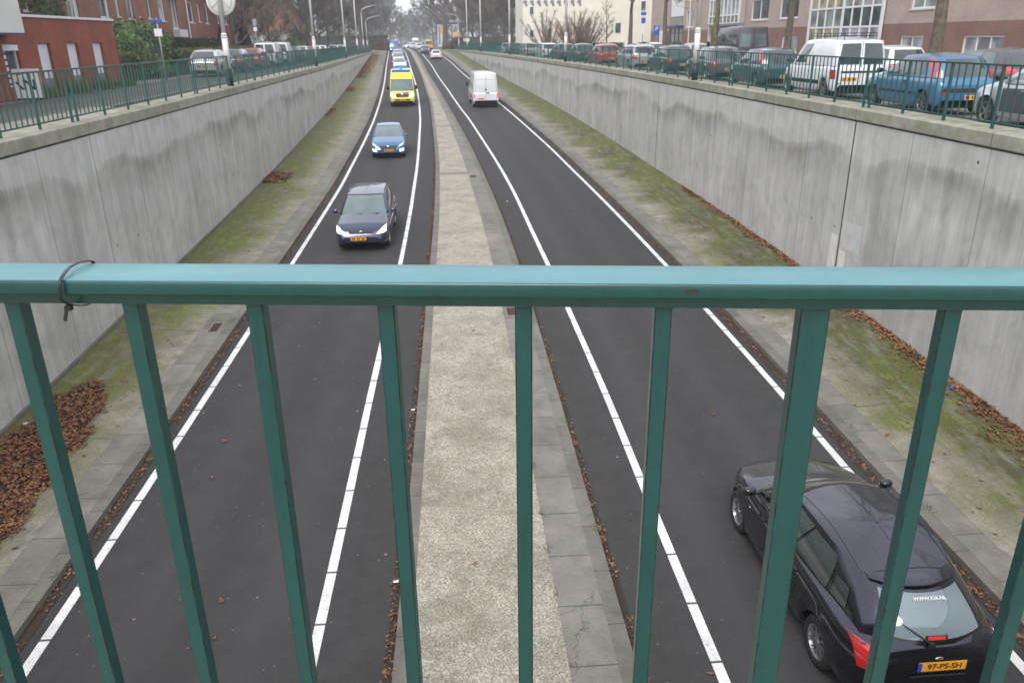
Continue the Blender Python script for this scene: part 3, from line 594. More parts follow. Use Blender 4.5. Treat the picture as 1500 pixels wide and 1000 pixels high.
# ------------------------------------------------------------------ street railings on the copings
def street_railing(T, ZC, d, side, label):
    root = empty('street_railing', (T(12) + d, 12, ZC(12))); tag(root, label, 'railing', 'green bar railings on the two retaining walls')
    O = root.location; X = lambda y: T(y) + d
    def P(y, h): return (X(y) - O.x, y - O.y, ZC(y) + h - O.z)
    Y0, Y1 = 4.0, 168.0
    ys = [Y0 + i * (2.0 if Y0 + i * 2 < 400 else 4) for i in range(int((Y1 - Y0) / 2) + 1)]
    for nm, h, w, t in (('top_rail', 1.11, .030, .018), ('bottom_rail', .13, .016, .014)):
        mb = MB(); prev = None
        for y in ys:
            p = P(y, h); sec = [(p[0] - w, p[1], p[2] - t), (p[0] + w, p[1], p[2] - t), (p[0] + w, p[1], p[2] + t), (p[0] - w, p[1], p[2] + t)]
            if prev:
                for k in range(4): mb.face([prev[k], prev[(k + 1) % 4], sec[(k + 1) % 4], sec[k]])
            prev = sec
        mb.build(nm, MT['green_far'], root)
    posts = []; y = 15.7 if side < 0 else 14.34
    base = y - 0.0
    k = -7
    py = []
    # panels of 1.55 m in runs of six with a double post at each expansion joint
    j0 = 18.4 if side < 0 else 18.5
    for run in range(-2, 17):
        s = j0 + run * 9.3
        for i in range(6):
            py.append(s + 0.27 + i * 1.51)
        py.append(s)
    py = sorted(p for p in py if Y0 < p < Y1)
    def pb(mb, y, h0, h1, w, l):
        p = P(y, 0); sl = 0
        mb.box(p[0] - w, p[0] + w, p[1] - l, p[1] + l, p[2] + h0, p[2] + h1)
    rest = MB(); nb = 0
    for i, y in enumerate(py):
        mb = MB(); pb(mb, y, -0.03, 1.10, .022, .026)
        if y > 11 and nb < 96: mb.build('post', MT['green_far'], root); nb += 1
        else: rest.raw(mb.v, mb.f)
    n = 0; y = Y0 + .1
    bars_rest = MB()
    for pa, pb_ in zip(py[:-1], py[1:]):
        if pb_ - pa < 1: continue
        for k in range(1, 7):
            y = pa + (pb_ - pa) * k / 7; mb = MB(); pb(mb, y, 0.13, 1.10, .0105, .0105)
            if y > 12.2 and n < 100: mb.build('bar', MT['green_far'], root); n += 1
            else: bars_rest.raw(mb.v, mb.f)
    o = bars_rest.build('far_bars', MT['green_far'], root); o['kind'] = 'stuff'
    if rest.f: rest.build('far_posts', MT['green_far'], root)['kind'] = 'stuff'
street_railing(T_WL, ZCL, -0.2, -1, 'green bar railing along the top of the left retaining wall')
street_railing(T_WR, ZCR, 0.2, 1, 'green bar railing along the top of the right retaining wall, in front of parked cars')

# ------------------------------------------------------------------ vehicles
def sm(t): t = max(0, min(1, t)); return t * t * (3 - 2 * t)
class Car: pass
WHEELS = {}
def wheel_mesh(r, w, spokes):
    key = (r, w, spokes)
    if key in WHEELS: return WHEELS[key]
    t = MB(); h = w / 2
    t.lathe([(r * .62, -h * .9), (r * .80, -h), (r * .94, -h * .92), (r, -h * .6), (r, h * .6), (r * .94, h * .92), (r * .80, h), (r * .62, h * .9)], axis='x', n=28)
    m = MB(); m.lathe([(r * .63, h * .86), (r * .66, h * .93), (r * .60, h * .9), (r * .57, h * .4)], axis='x', n=28)
    m.lathe([(0.0001, h * .80), (r * .13, h * .80), (r * .15, h * .6)], axis='x', n=14)
    for k in range(spokes):
        a = 2 * math.pi * k / spokes; ca, sa = math.cos(a), math.sin(a)
        m.obox((h * .66, ca * r * .36, sa * r * .36), (0, ca, sa), (0, -sa, ca), (1, 0, 0), r * .25, r * .045 if spokes > 6 else r * .075, h * .1)
    dk = MB(); dk.lathe([(0.0001, h * .35), (r * .6, h * .35)], axis='x', n=20)
    WHEELS[key] = (t, m, dk); return WHEELS[key]
def vehicle(name, label, cat, group, loc, rz, P, detail=2, extra=None):
    root = empty(name, loc, rz); tag(root, label, cat, group)
    L, W = P['L'], P['W']; hw = W / 2; wr = P.get('wr', .31); yr_, yf_ = P['axles']; AR = wr + .045; zw = wr
    ztop = herm(P['top']) ; zbt = herm([(0, P.get('zb', .2) + .08), (.25, P.get('zb', .2)), (L - .3, P.get('zb', .2)), (L, P.get('zb', .2) + .05)])
    def lin(T):
        def f(x):
            if x <= T[0][0]: return T[0][1]
            for (a, b), (c, d) in zip(T[:-1], T[1:]):
                if x <= c: return b + (d - b) * sm((x - a) / (c - a)) if P.get('smooth') else b + (d - b) * (x - a) / (c - a)
            return T[-1][1]
        return f
    ztop = lin(P['top'])
    kf, kr, df, dr = P.get('kf', .26), P.get('kr', .14), P.get('df', .75), P.get('dr', .45)
    def wb(y):
        a = max(0, (y - (L - df)) / df); b = max(0, (dr - y) / dr)
        return hw * (1 - kf * a**2.6) * (1 - kr * b**2.6)
    ys = set([0, .015, .05, .1, .16, L, L - .012, L - .04, L - .09, L - .15] + [p[0] for p in P['top'] if 0 < p[0] < L])
    y = .2
    while y < L - .1: ys.add(round(y, 3)); y += .16
    for yw in (yr_, yf_):
        for k in range(-6, 7): ys.add(yw + AR * math.sin(R(15 * k)))
    ys = sorted(ys); ys = [ys[0]] + [b for a, b in zip(ys[:-1], ys[1:]) if b - a > .004]
    def nose(y):
        e = .17; s = 1.0
        if y > L - e: s = math.sqrt(max(0, 1 - ((y - (L - e)) / e)**2 * .80))
        if y < .12: s = math.sqrt(max(0, 1 - ((.12 - y) / .12)**2 * .62))
        return s
    def section(y):
        w = wb(y); zt = ztop(y); zb = zbt(y); s = nose(y); zm = zb + (zt - zb) * P.get('nosez', .48)
        cr = P.get('crown', .035); H = zt - zb; p = []
        for (kx, z) in ((.90, zb), (.985, zb + .07), (1.0, zb + .30 * H), (.998, zb + .62 * H), (.982, zb + .85 * H), (.945, zt - .035 * min(1, H / .3)), (.86, zt), (.5, zt + cr * .75), (.22, zt + cr), (0, zt + cr)):
            p.append([w * kx * (.93 + .07 * s), zm + (z - zm) * s])
        for i in range(5):
            for yw in (yr_, yf_):
                d = abs(y - yw)
                if d <= AR + 1e-6:
                    za = zw + math.sqrt(max(0, AR * AR - d * d))
                    if p[i][1] < za: p[i][1] = za + .001 * i
        return p
    verts = []; faces = []; n = 10
    for y in ys:
        s = section(y)
        row = [(-x, y, z) for x, z in s] + [(x, y, z) for x, z in reversed(s[:-1])]
        verts += row
    m = 2 * n - 1
    for i in range(len(ys) - 1):
        for k in range(m - 1):
            faces.append((i * m + k, i * m + k + 1, (i + 1) * m + k + 1, (i + 1) * m + k))
    faces.append(tuple(reversed(range(m)))); faces.append(tuple((len(ys) - 1) * m + k for k in range(m)))
    paintm = P_[P['paint']]
    mb = MB(); mb.raw(verts, faces); body = mb.build('body', paintm, root, True)
    for p in body.data.polygons[-2:]: p.use_smooth = False
    weld(body)
    bvh = BVHTree.FromPolygons([Vector(v) for v in verts], faces)
    # dark underside and wheel houses
    mb = MB(); mb.box(-hw + .24, hw - .24, .25, L - .55, .17, .50); mb.build('underbody', MT['tyre'], root)
    # cabin
    g = P['cab']; yb0, yt0, yb1, yt1 = g['rear_base'], g['rear_top'], g['front_base'], g['front_top']
    z0r, z0f, z1r, z1f = g['z0'][0] - .02, g['z0'][1] - .02, g['z1'][0], g['z1'][1]; w0, w1 = g['w']
    bf, br = g.get('bow', (.16, .10)); zb_ = g.get('bulge', .03)
    def fr(t, v):   # front glass surface, t -1..1
        yb = yb1 + (yt1 - yb1) * v; w = w0 + (w1 - w0) * v; z = z0f + (z1f - z0f) * v
        return Vector((t * w, yb - bf * abs(t)**2.2 * (1 - .25 * v) + .05 * math.sin(math.pi * v), z + .02 * (1 - t * t) * v))
    def re(t, v):
        yb = yb0 + (yt0 - yb0) * v; w = (w0 + (w1 - w0) * v) * g.get('wr', .96); z = z0r + (z1r - z0r) * v
        return Vector((t * w, yb + br * abs(t)**2.2 - g.get('rbul', .04) * math.sin(math.pi * v), z + .015 * (1 - t * t) * v))
    def si(s, v, sg):  # s 0 rear..1 front
        a, b = re(sg, v), fr(sg, v); p = a.lerp(b, s); w = (w0 + (w1 - w0) * v)
        p.x = sg * (abs(p.x) + zb_ * math.sin(math.pi * s) + .025 * math.sin(math.pi * v))
        zz = z1r + (z1f - z1r) * s + g.get('arch', .03) * math.sin(math.pi * s)
        p.z += g.get('arch', .03) * math.sin(math.pi * s) * v
        return p
    vl = [0, .1, .3, .5, .7, .85, .95, 1.0]; NF = 10; NS = 14; ring = []
    for v in vl:
        rg = [fr(-1 + 2 * k / NF, v) for k in range(NF)] + [si(1 - k / NS, v, 1) for k in range(NS)] + [re(1 - 2 * k / NF, v) for k in range(NF)] + [si(k / NS, v, -1) for k in range(NS)]
        ring.append(rg)
    cx_ = Vector((0, (yt0 + yt1) / 2, 0)); top = ring[-1]; rc = g.get('crown', .055)
    for k_ in (.985, .95, .86, .6, .3, .02):
        rg = []
        for p in top:
            q = cx_.lerp(Vector((p.x, p.y, 0)), k_); zz = p.z + rc * (1 - k_ ** 2.2) + (0.0 if k_ > .5 else 0)
            zc = (z1r + (z1f - z1r) * max(0, min(1, (q.y - yt0) / (yt1 - yt0)))) + g.get('arch', .03) * math.sin(math.pi * max(0, min(1, (q.y - yt0) / (yt1 - yt0))))
            q.z = p.z * k_ + zc * (1 - k_) + rc * (1 - k_ ** 2.2) ; rg.append(q)
        ring.append(rg)
    mb = MB(); N = len(ring[0]); vv = [tuple(p) for rg in ring for p in rg]; ff = []
    for i in range(len(ring) - 1):
        for k in range(N): ff.append((i * N + k, (i + 1) * N + k, (i + 1) * N + (k + 1) % N, i * N + (k + 1) % N))
    mb.raw(vv, ff); cabin = mb.build('cabin', paintm, root, True); weld(cabin)
    cbvh = BVHTree.FromPolygons([Vector(v) for v in vv], ff)
    bvh = BVHTree.FromPolygons([Vector(v) for v in verts + vv], faces + [tuple(i + len(verts) for i in f) for f in ff])
    def surf(name, fn, a0, a1, v0, v1, mat, parent, sgn, na=10, nv=6, o=.005, corner=0.0):
        mb = MB(); pts = []
        for j in range(nv + 1):
            row = []
            v = v0 + (v1 - v0) * j / nv
            for i in range(na + 1):
                a = a0 + (a1 - a0) * i / na; e = .01
                p = fn(a, v); dn = (fn(a + e, v) - p).cross(fn(a, v + e) - p).normalized() * sgn
                row.append(p + dn * o)
            pts.append(row)
        for j in range(nv):
            for i in range(na): mb.face([pts[j][i], pts[j][i + 1], pts[j + 1][i + 1], pts[j + 1][i]])
        return weld(mb.build(name, mat, parent, True), 0.0004)
    gm_ = MT[P.get('glass', 'cglass')]; wm_ = MT[P.get('screen', 'cglass')]
    ws = g.get('ws', (.92, .07, .93)); surf('windscreen_frame', fr, -ws[0] - .025, ws[0] + .025, ws[1] - .03, ws[2] + .03, MT['black_plastic'], root, -1 if fr(.01, .5).x > fr(0, .5).x else -1, o=.003)
    surf('windscreen', fr, -ws[0], ws[0], ws[1], ws[2], wm_, root, -1, o=.006)
    rw = g.get('rw')
    if rw:
        for (a0, a1, v0, v1) in rw: surf('rear_window', re, a0, a1, v0, v1, MT[P.get('rglass', 'cglass')], root, 1, o=.006)
    for sg in (-1, 1):
        for (s0, s1, v0, v1) in g['side']:
            surf('side_window', lambda a, v: si(a, v, sg), s0, s1, v0, v1, gm_, root, -sg * -1 if sg > 0 else -1, na=8, nv=5, o=.006)
    # conformal patches on the body: dir = ray direction, quad corners in the plane of projection
    def patch(name, mat, d, quad, nx=8, ny=4, o=.006, parent=None, tree=None, mbx=None, maxd=99):
        tree = tree or bvh; mb = mbx or MB(); G = []
        (a0, b0), (a1, b1), (a2, b2), (a3, b3) = quad
        for j in range(ny + 1):
            row = []
            for i in range(nx + 1):
                u, v = i / nx, j / ny
                a = (a0 * (1 - u) + a1 * u) * (1 - v) + (a3 * (1 - u) + a2 * u) * v; b = (b0 * (1 - u) + b1 * u) * (1 - v) + (b3 * (1 - u) + b2 * u) * v
                if d == 'front': org, dr_ = Vector((a, L + 2, b)), Vector((0, -1, 0))
                elif d == 'rear': org, dr_ = Vector((a, -2, b)), Vector((0, 1, 0))
                elif d == 'left': org, dr_ = Vector((-3, a, b)), Vector((1, 0, 0))
                elif d == 'right': org, dr_ = Vector((3, a, b)), Vector((-1, 0, 0))
                else: org, dr_ = Vector((a, b, 5)), Vector((0, 0, -1))
                h = tree.ray_cast(org, dr_)
                row.append(None if h[0] is None else h[0] - dr_ * o)
            G.append(row)
        for j in range(ny):
            for i in range(nx):
                q = [G[j][i], G[j][i + 1], G[j + 1][i + 1], G[j + 1][i]]
                if any(p is None for p in q): continue
                mb.face(q)
        if mbx or not mb.f: return None
        return weld(mb.build(name, mat, parent or root, True), 0.0004)
    C = Car(); C.root, C.P, C.patch, C.bvh, C.cbvh, C.L, C.hw, C.fr, C.re, C.si, C.surf = root, P, patch, bvh, cbvh, L, hw, fr, re, si, surf
    for (n_, m_, d_, q_) in P.get('patches', []):
        if d_ in ('front', 'rear') and n_ in ('headlight', 'taillight', 'fog_lamp', 'indicator', 'reflector'):
            for sg in (-1, 1): patch(n_, MT.get(m_) or P_[m_], d_, [(sg * a, b) for a, b in q_], nx=12, ny=8, o=.014)
        elif d_ == 'side':
            for dd in ('left', 'right'): patch(n_, MT.get(m_) or P_[m_], dd, q_, o=.006)
        else: patch(n_, MT.get(m_) or P_[m_], d_, q_, nx=12)
    # door seams and handles
    if detail >= 1:
        sm_ = MB()
        for (ya, za, yb, zb2) in P.get('seams', []):
            for dd in ('left', 'right'): patch('seam', None, dd, [(ya - .004, za), (ya + .004, za), (yb + .004, zb2), (yb - .004, zb2)], nx=1, ny=8, o=.0025, mbx=sm_)
        if sm_.f: sm_.build('door_seam', MT['ink'], root)
        for (ya, za) in P.get('handles', []):
            for sg in (-1, 1):
                h = bvh.ray_cast(Vector((sg * 3, ya, za)), Vector((-sg, 0, 0)))
                if h[0]:
                    mb = MB(); mb.obox(h[0] + Vector((sg * .015, 0, 0)), (0, 1, 0), (1, 0, 0), (0, 0, 1), .075, .014, .013); mb.build('door_handle', paintm if not P.get('blackhandles') else MT['black_plastic'], root)
    # mirrors
    my, mz = P.get('mirror', (yb1 - .25, z0f + .12)); ms = P.get('msize', (.085, .05, .065))
    for sg in (-1, 1):
        mb = MB(); n1 = 8
        prof = [(0.001, -1), (.6, -.85), (.95, -.4), (1, .3), (.85, .9), (.001, 1)]
        b = len(mb.v)
        for r_, h_ in prof:
            for k in range(12):
                a = 2 * math.pi * k / 12; cs, sn = math.cos(a), math.sin(a); cs = math.copysign(abs(cs)**.6, cs); sn = math.copysign(abs(sn)**.6, sn)
                mb.v.append((sg * (w0 + .055 + ms[0]) + cs * r_ * ms[0], my - h_ * ms[1] * (-1), mz + sn * r_ * ms[2]))
        for i in range(len(prof) - 1):
            for k in range(12): mb.f.append((b + i * 12 + k, b + i * 12 + (k + 1) % 12, b + (i + 1) * 12 + (k + 1) % 12, b + (i + 1) * 12 + k)); mb.uv.append([(0, 0)] * 4); mb.mi.append(0)
        mb.obox((sg * (w0 + .04), my, mz - ms[2] * .4), (1, 0, 0), (0, 1, 0), (0, 0, 1), .08, .02, .015)
        mo = weld(mb.build('mirror', MT['black_plastic'] if P.get('blackmirror') else paintm, root, True))
    # wheels
    for sg in (-1, 1):
        for yw in (yr_, yf_):
            t, m2, dk = wheel_mesh(wr, P.get('ww', .19), P.get('spokes', 5))
            key = (wr, P.get('spokes', 5), P.get('ww', .19))
            if key not in vehicle.cache:
                vehicle.cache[key] = (t.build('wheel', MT['tyre'], root, True), m2.build('rim', MT['rim']), dk.build('brake_disc', MT['ink']))
                wo, ro, do = vehicle.cache[key]; ro.parent = wo; do.parent = wo
            else:
                a, b_, c_ = vehicle.cache[key]; wo = a.copy(); ro = b_.copy(); do = c_.copy()
                for o_ in (wo, ro, do): COL.objects.link(o_)
                wo.parent = root; ro.parent = wo; do.parent = wo
            wo.location = (sg * (hw - P.get('ww', .19) / 2 - .025), yw, zw); wo.rotation_euler = (0, 0, 0 if sg > 0 else math.pi)
    # plates
    for dd, z, dx in P.get('plates', []):
        y = -1 if dd == 'rear' else L + 1
        h = bvh.ray_cast(Vector((dx, y, z)), Vector((0, 1 if dd == 'rear' else -1, 0)))
        if h[0]:
            sg = -1 if dd == 'rear' else 1; hh = P.get('plate_tilt', 0)
            pl = empty('number_plate', (dx, h[0].y + sg * .012, z), 0 if dd == 'rear' else math.pi, root); pl.rotation_euler[0] = 0
            mb = MB(); mb.box(-.255, .26, 0, .006, -.056, .056); mb.build('plate_panel', MT['plate'], pl)
            mb = MB(); mb.box(-.26, -.216, -.002, .004, -.055, .055); mb.build('plate_band', MT['plate_blue'], pl)
            C.plate = pl
            if not P.get('readable'):
                mb = MB(); rr = random.Random(int(loc[1] * 10))
                for gi, (xa, xb) in enumerate(((-.19, -.08), (-.04, .07), (.11, .22))):
                    for q in range(2):
                        xx = xa + (xb - xa) * q / 2 + .006; mb.box(xx, xx + .036, -.003, .003, -.036, .036)
                        mb.box(xx + .012, xx + .026, -.0035, -.003, -.02, .02)
                mb.build('plate_marks', MT['ink'], pl)
    if extra: extra(C)
    return C
vehicle.cache = {}
def rot_at(y, T, back=False):
    a = math.atan2(T(y + 2) - T(y - 2), 4); return -a + (math.pi if back else 0)
def road_loc(xc, y): return (xc, y, ZR(y))
def pitch(C, y):   # lay the vehicle on the gradient
    s = math.atan2(ZR(y + 3) - ZR(y - 3), 6); fw = 1 if abs(C.root.rotation_euler.z) < 1.5 else -1
    C.root.rotation_mode = 'XYZ'; C.root.rotation_euler[0] = s * fw
# --- templates
def HATCH(**k):
    d = dict(L=4.05, W=1.70, wr=.305, axles=(.78, 3.28), top=[(0, .86), (.25, .90), (1.5, .94), (2.9, .93), (3.25, .90), (3.8, .78), (4.05, .60)], paint='grey',
             cab=dict(rear_base=.14, rear_top=.62, front_base=3.12, front_top=2.22, z0=(.93, .92), z1=(1.40, 1.41), w=(.80, .60), bow=(.22, .12), side=[(.20, .52, .12, .88), (.55, .90, .10, .88)], rw=[(-.86, .86, .15, .88)]),
             patches=[('headlight', 'headlamp', 'front', [(.48, .62), (.74, .66), (.76, .78), (.5, .72)]), ('grille', 'ink', 'front', [(-.36, .50), (.36, .50), (.42, .64), (-.42, .64)]), ('lower_grille', 'ink', 'front', [(-.62, .26), (.62, .26), (.55, .38), (-.55, .38)]),
                      ('taillight', 'redlamp', 'rear', [(.58, .62), (.80, .62), (.80, .84), (.60, .84)]), ('rear_bumper_trim', 'black_plastic', 'rear', [(-.62, .27), (.62, .27), (.62, .36), (-.62, .36)])],
             plates=[('rear', .52, 0), ('front', .42, 0)], seams=[(1.35, .35, 1.3, .9), (2.0, .3, 2.0, .92), (3.0, .4, 3.02, .88)], handles=[(1.62, .80), (2.25, .79)])
    d.update(k); return d
def mod(d, **k): d['cab'] = dict(d['cab'], **k); return d
# --- the near black hatchback, driving away under the bridge
def x_black(C):
    r = C.root
    # rear details
    def onrear(name, x0, x1, z0, z1, m, o=.01): C.patch(name, MT[m], 'rear', [(x0, z0), (x1, z0), (x1, z1), (x0, z1)], nx=8, ny=3, o=o)
    onrear('tailgate_strip', -.27, .33, .605, .62, 'chrome', .014)
    h = C.bvh.ray_cast(Vector((.0, -1, .83)), Vector((0, 1, 0)))
    mb = MB(); mb.lathe([(.001, 0), (.8, 0), (1, .006), (.8, .01), (.001, .01)], axis='y', n=20)
    mb.v = [(v[0] * .055, v[1] - .01, v[2] * .03) for v in mb.v]
    mb.build('badge', MT['chrome'], r, True, loc=(.02, h[0].y - .002, .80))
    t = bpy.data.curves.new('plate_text', 'FONT'); t.body = '97-PS-SH'; t.size = .098; t.align_x = 'CENTER'; t.align_y = 'CENTER'; t.offset = .0013; t.extrude = .001
    to = bpy.data.objects.new('plate_text', t); COL.objects.link(to); me = bpy.data.meshes.new_from_object(to); bpy.data.objects.remove(to)
    o = bpy.data.objects.new('plate_letters', me); COL.objects.link(o); o.parent = C.plate; o.location = (.025, -.0035, 0); o.rotation_euler = (R(90), 0, 0); me.materials.append(MT['ink'])
    # roof seam lines, spoiler, brake light, antenna foot
    mb = MB()
    for (x0, x1) in ((-.52, -.513), (.513, .52)): C.patch('x', None, 'top', [(x0, .75), (x1, .75), (x1 * 1.04, 2.25), (x0 * 1.04, 2.25)], nx=1, ny=20, o=.003, tree=C.cbvh, mbx=mb)
    C.patch('x', None, 'top', [(-.003, 2.30), (.003, 2.30), (.003, .75), (-.003, .75)], nx=1, ny=14, o=.002, tree=C.cbvh, mbx=mb)
    C.patch('x', None, 'top', [(-.55, .735), (.55, .735), (.55, .747), (-.55, .747)], nx=14, ny=1, o=.003, tree=C.cbvh, mbx=mb)
    mb.build('roof_joint', MT['ink'], r)
    mb = MB(); n = 12; pts = []
    for i in range(n + 1):
        t_ = -1 + 2 * i / n; e = C.re(t_ * .93, .985)
        pts.append([(e.x, e.y + .16, e.z + .022 - .01 * t_ * t_), (e.x, e.y - .02, e.z + .028 - .012 * t_ * t_), (e.x, e.y - .055, e.z + .008 - .012 * t_ * t_), (e.x, e.y - .01, e.z - .018)])
    for a, b in zip(pts[:-1], pts[1:]):
        for k in range(3): mb.face([a[k], b[k], b[k + 1], a[k + 1]])
    weld(mb.build('spoiler', P_['black'], r, True))
    # stop light inside the tailgate glass
    C.surf('stop_lamp', C.re, -.14, .14, .14, .22, MT['redstripe'], r, 1, na=6, nv=3, o=.010)
    C.surf('stop_lamp_frame', C.re, -.18, .18, .11, .235, MT['ink'], r, 1, na=6, nv=3, o=.008)
    # sun shade / reflection strip, wiper
    w = MB(); a = C.re(-.10, .05); b = C.re(-.52, .42)
    for p in (a, b): p.y -= .028; p.z += .01
    w.tube([a, a.lerp(b, .5) + Vector((0, -.012, .008)), b], [.011, .008, .006], 6); c1 = C.re(-.62, .22); c1.y -= .02; c2 = C.re(-.30, .62); c2.y -= .02
    w.tube([a + Vector((0, .01, .0)), a + Vector((0, -.02, 0))], .03, 10)
    w.build('rear_wiper', MT['ink'], r)
    # sticker across the top of the rear window
    t = bpy.data.curves.new('sticker', 'FONT'); t.body = 'WWW.KIA.NL'; t.size = .056; t.align_x = 'CENTER'; t.align_y = 'CENTER'; t.offset = .0008
    to = bpy.data.objects.new('sticker', t); COL.objects.link(to); me = bpy.data.meshes.new_from_object(to); bpy.data.objects.remove(to)
    o = bpy.data.objects.new('sticker_letters', me); COL.objects.link(o); o.parent = r; me.materials.append(MT['white'])
    p0 = C.re(0, .80); p1 = C.re(0, .88); up_ = (p1 - p0).normalized(); rt_ = Vector((1, 0, 0)); nn = rt_.cross(up_)
    o.matrix_local = Matrix(((rt_.x, up_.x, nn.x, .03), (rt_.y, up_.y, nn.y, p0.y + nn.y * .016), (rt_.z, up_.z, nn.z, p0.z + nn.z * .016), (0, 0, 0, 1)))
    # chrome belt line left and right
    for sg in (-1, 1):
        C.surf('belt_trim', lambda a_, v_: C.si(a_, v_, sg), .10, .93, .045, .075, MT['chrome'], r, 1 if sg > 0 else -1, na=16, nv=1, o=.012)
    for sg in (-1, 1):
        h = C.bvh.ray_cast(Vector((sg * 2, 2.98, .70)), Vector((-sg, 0, 0)))
        mb = MB(); mb.lathe([(.001, .012), (.015, .009), (.02, 0)], c=(h[0].x if sg > 0 else 0, 2.98, .70), axis='x', n=10)
        mb.v = [(v[0] if sg > 0 else h[0].x - v[0], v[1], v[2]) for v in mb.v]; weld(mb.build('side_indicator', MT['chrome'], r, True))
    # interior hints behind the side glass are left to the glass reflections
blk = HATCH(L=4.35, W=1.75, wr=.31, axles=(.86, 3.45), paint='black', spokes=9, top=[(0, .86), (.18, .93), (1.0, .97), (2.2, .96), (3.05, .95), (3.35, .92), (3.9, .78), (4.15, .66), (4.35, .50)], kf=.52, df=1.15, kr=.24, dr=.85, rglass='cglass_rear', crown=.05,
            cab=dict(rear_base=.07, rear_top=.52, front_base=3.28, front_top=2.36, z0=(.95, .95), z1=(1.34, 1.39), w=(.815, .60), bow=(.27, .24), arch=.065, crown=.045, wr=.86, rbul=.10, bulge=.065, side=[(.11, .22, .14, .58), (.25, .54, .10, .85), (.565, .89, .10, .88)], rw=[(-.80, .80, .13, .88)]),
            patches=[('headlight', 'headlamp', 'front', [(.48, .58), (.72, .64), (.74, .76), (.5, .70)]), ('grille', 'ink', 'front', [(-.32, .50), (.32, .50), (.38, .62), (-.38, .62)]),
                     ('taillight', 'redlamp', 'rear', [(.56, .76), (.76, .64), (.79, .91), (.64, .92)])], plates=[('rear', .73, .05)], seams=[(1.55, .35, 1.38, .93), (2.42, .3, 2.36, .95), (3.30, .42, 3.28, .9)], handles=[(1.55, .82), (2.58, .81)], readable=True, mirror=(2.86, 1.04), msize=(.085, .06, .06))
MT['cglass_rear'] = m_glass('tailgate_glass', (0.17, 0.215, 0.24))  # pale base colour carries the reflection on this glass
BLK_Y = 5.95
C_BLK = vehicle('hatchback', 'black hatchback with readable orange plate, driving away close below the bridge railing', 'car', None, (0, 0, 0), R(0.5), blk, extra=x_black)
# --- dark blue estate coming towards the camera
def x_estate(C):
    for sg in (-1, 1):
        mb = MB(); pts = []
        for k in range(9):
            s = k / 8; p = C.si(.06 + .80 * s, 1.0, sg); pts.append((p.x * .97, p.y, p.z + .045 + .02 * math.sin(math.pi * s) - (.03 if k in (0, 8) else 0)))
        mb.tube(pts, .016, 6); mb.build('roof_rail', MT['black_plastic'], C.root, True)
    w = MB()
    for x0, x1 in ((.50, .05), (-.08, -.50)):
        a = C.fr(x0 / .8, .03); b = C.fr(x1 / .8, .09); a.y += .03; b.y += .03; a.z += .02; b.z += .02; w.tube([a, b], .012, 5)
    w.build('windscreen_wiper', MT['ink'], C.root)
    mb = MB(); mb.lathe([(.001, 0), (.8, 0), (1, -.006), (.8, -.01), (.001, -.01)], axis='y', n=16); h = C.bvh.ray_cast(Vector((0, C.L + 1, .62)), Vector((0, -1, 0)))
    mb.v = [(v[0] * .08, v[1], v[2] * .032) for v in mb.v]; mb.build('badge', MT['chrome'], C.root, True, loc=(0, h[0].y + .014, .66))
    mb = MB(); C.patch('x', None, 'top', [(-.004, 2.40), (.004, 2.40), (.004, .3), (-.004, .3)], nx=1, ny=14, o=.003, tree=C.cbvh, mbx=mb); mb.build('roof_joint', MT['ink'], C.root)
est = HATCH(L=4.45, W=1.70, wr=.31, axles=(.98, 3.60), paint='navy', screen='cglass_pale', spokes=7, top=[(0, .88), (.2, .92), (2.0, .95), (3.1, .95), (3.35, .93), (4.0, .82), (4.3, .70), (4.45, .55)],
            cab=dict(rear_base=.08, rear_top=.42, front_base=3.32, front_top=2.42, z0=(.93, .93), z1=(1.42, 1.43), w=(.80, .61), bow=(.24, .10), side=[(.06, .30, .14, .88), (.33, .58, .12, .88), (.61, .90, .10, .88)], rw=[(-.86, .86, .15, .85)]),
            patches=[('headlight', 'headlit', 'front', [(.48, .59), (.78, .62), (.79, .80), (.68, .76)]), ('indicator', 'redlamp', 'front', [(.40, .56), (.44, .56), (.60, .70), (.56, .70)]), ('grille', 'ink', 'front', [(-.36, .60), (.36, .60), (.42, .70), (-.42, .70)]),
                     ('bumper', 'black_plastic', 'front', [(-.80, .24), (.80, .24), (.80, .50), (-.80, .50)]), ('side_moulding', 'black_plastic', 'side', [(1.35, .50), (3.2, .50), (3.2, .57), (1.35, .57)]), ('taillight', 'redlamp', 'rear', [(.62, .6), (.8, .6), (.8, .9), (.66, .9)])],
            plates=[('front', .46, .10)], mirror=(3.0, 1.02))

def oncoming(yf, xc, L): return (xc, yf + L, ZR(yf + L * .5) - 0.0)
def put(C, xc, yref, front):
    """place by the bumper nearest the camera: front=True for an oncoming vehicle"""
    L = C.L; th = C.root.rotation_euler.z
    yc = yref + L / 2
    if front: C.root.location = (xc + math.sin(th) * L / 2 * 1.0, yref + L, 0)
    else: C.root.location = (xc, yref, 0)
    z0, z1 = ZR(yref), ZR(yref + L); C.root.location.z = z1 if front else z0
    s = math.atan2(z1 - z0, L); C.root.rotation_euler[0] = -s if front else s
put(C_BLK, 4.74, BLK_Y, False)
C = vehicle('estate_car', 'dark blue estate car with roof rails and lit headlamps, coming towards the bridge', 'car', None, (0, 0, 0), math.pi, est, extra=x_estate); put(C, -3.14, 24.3, True)
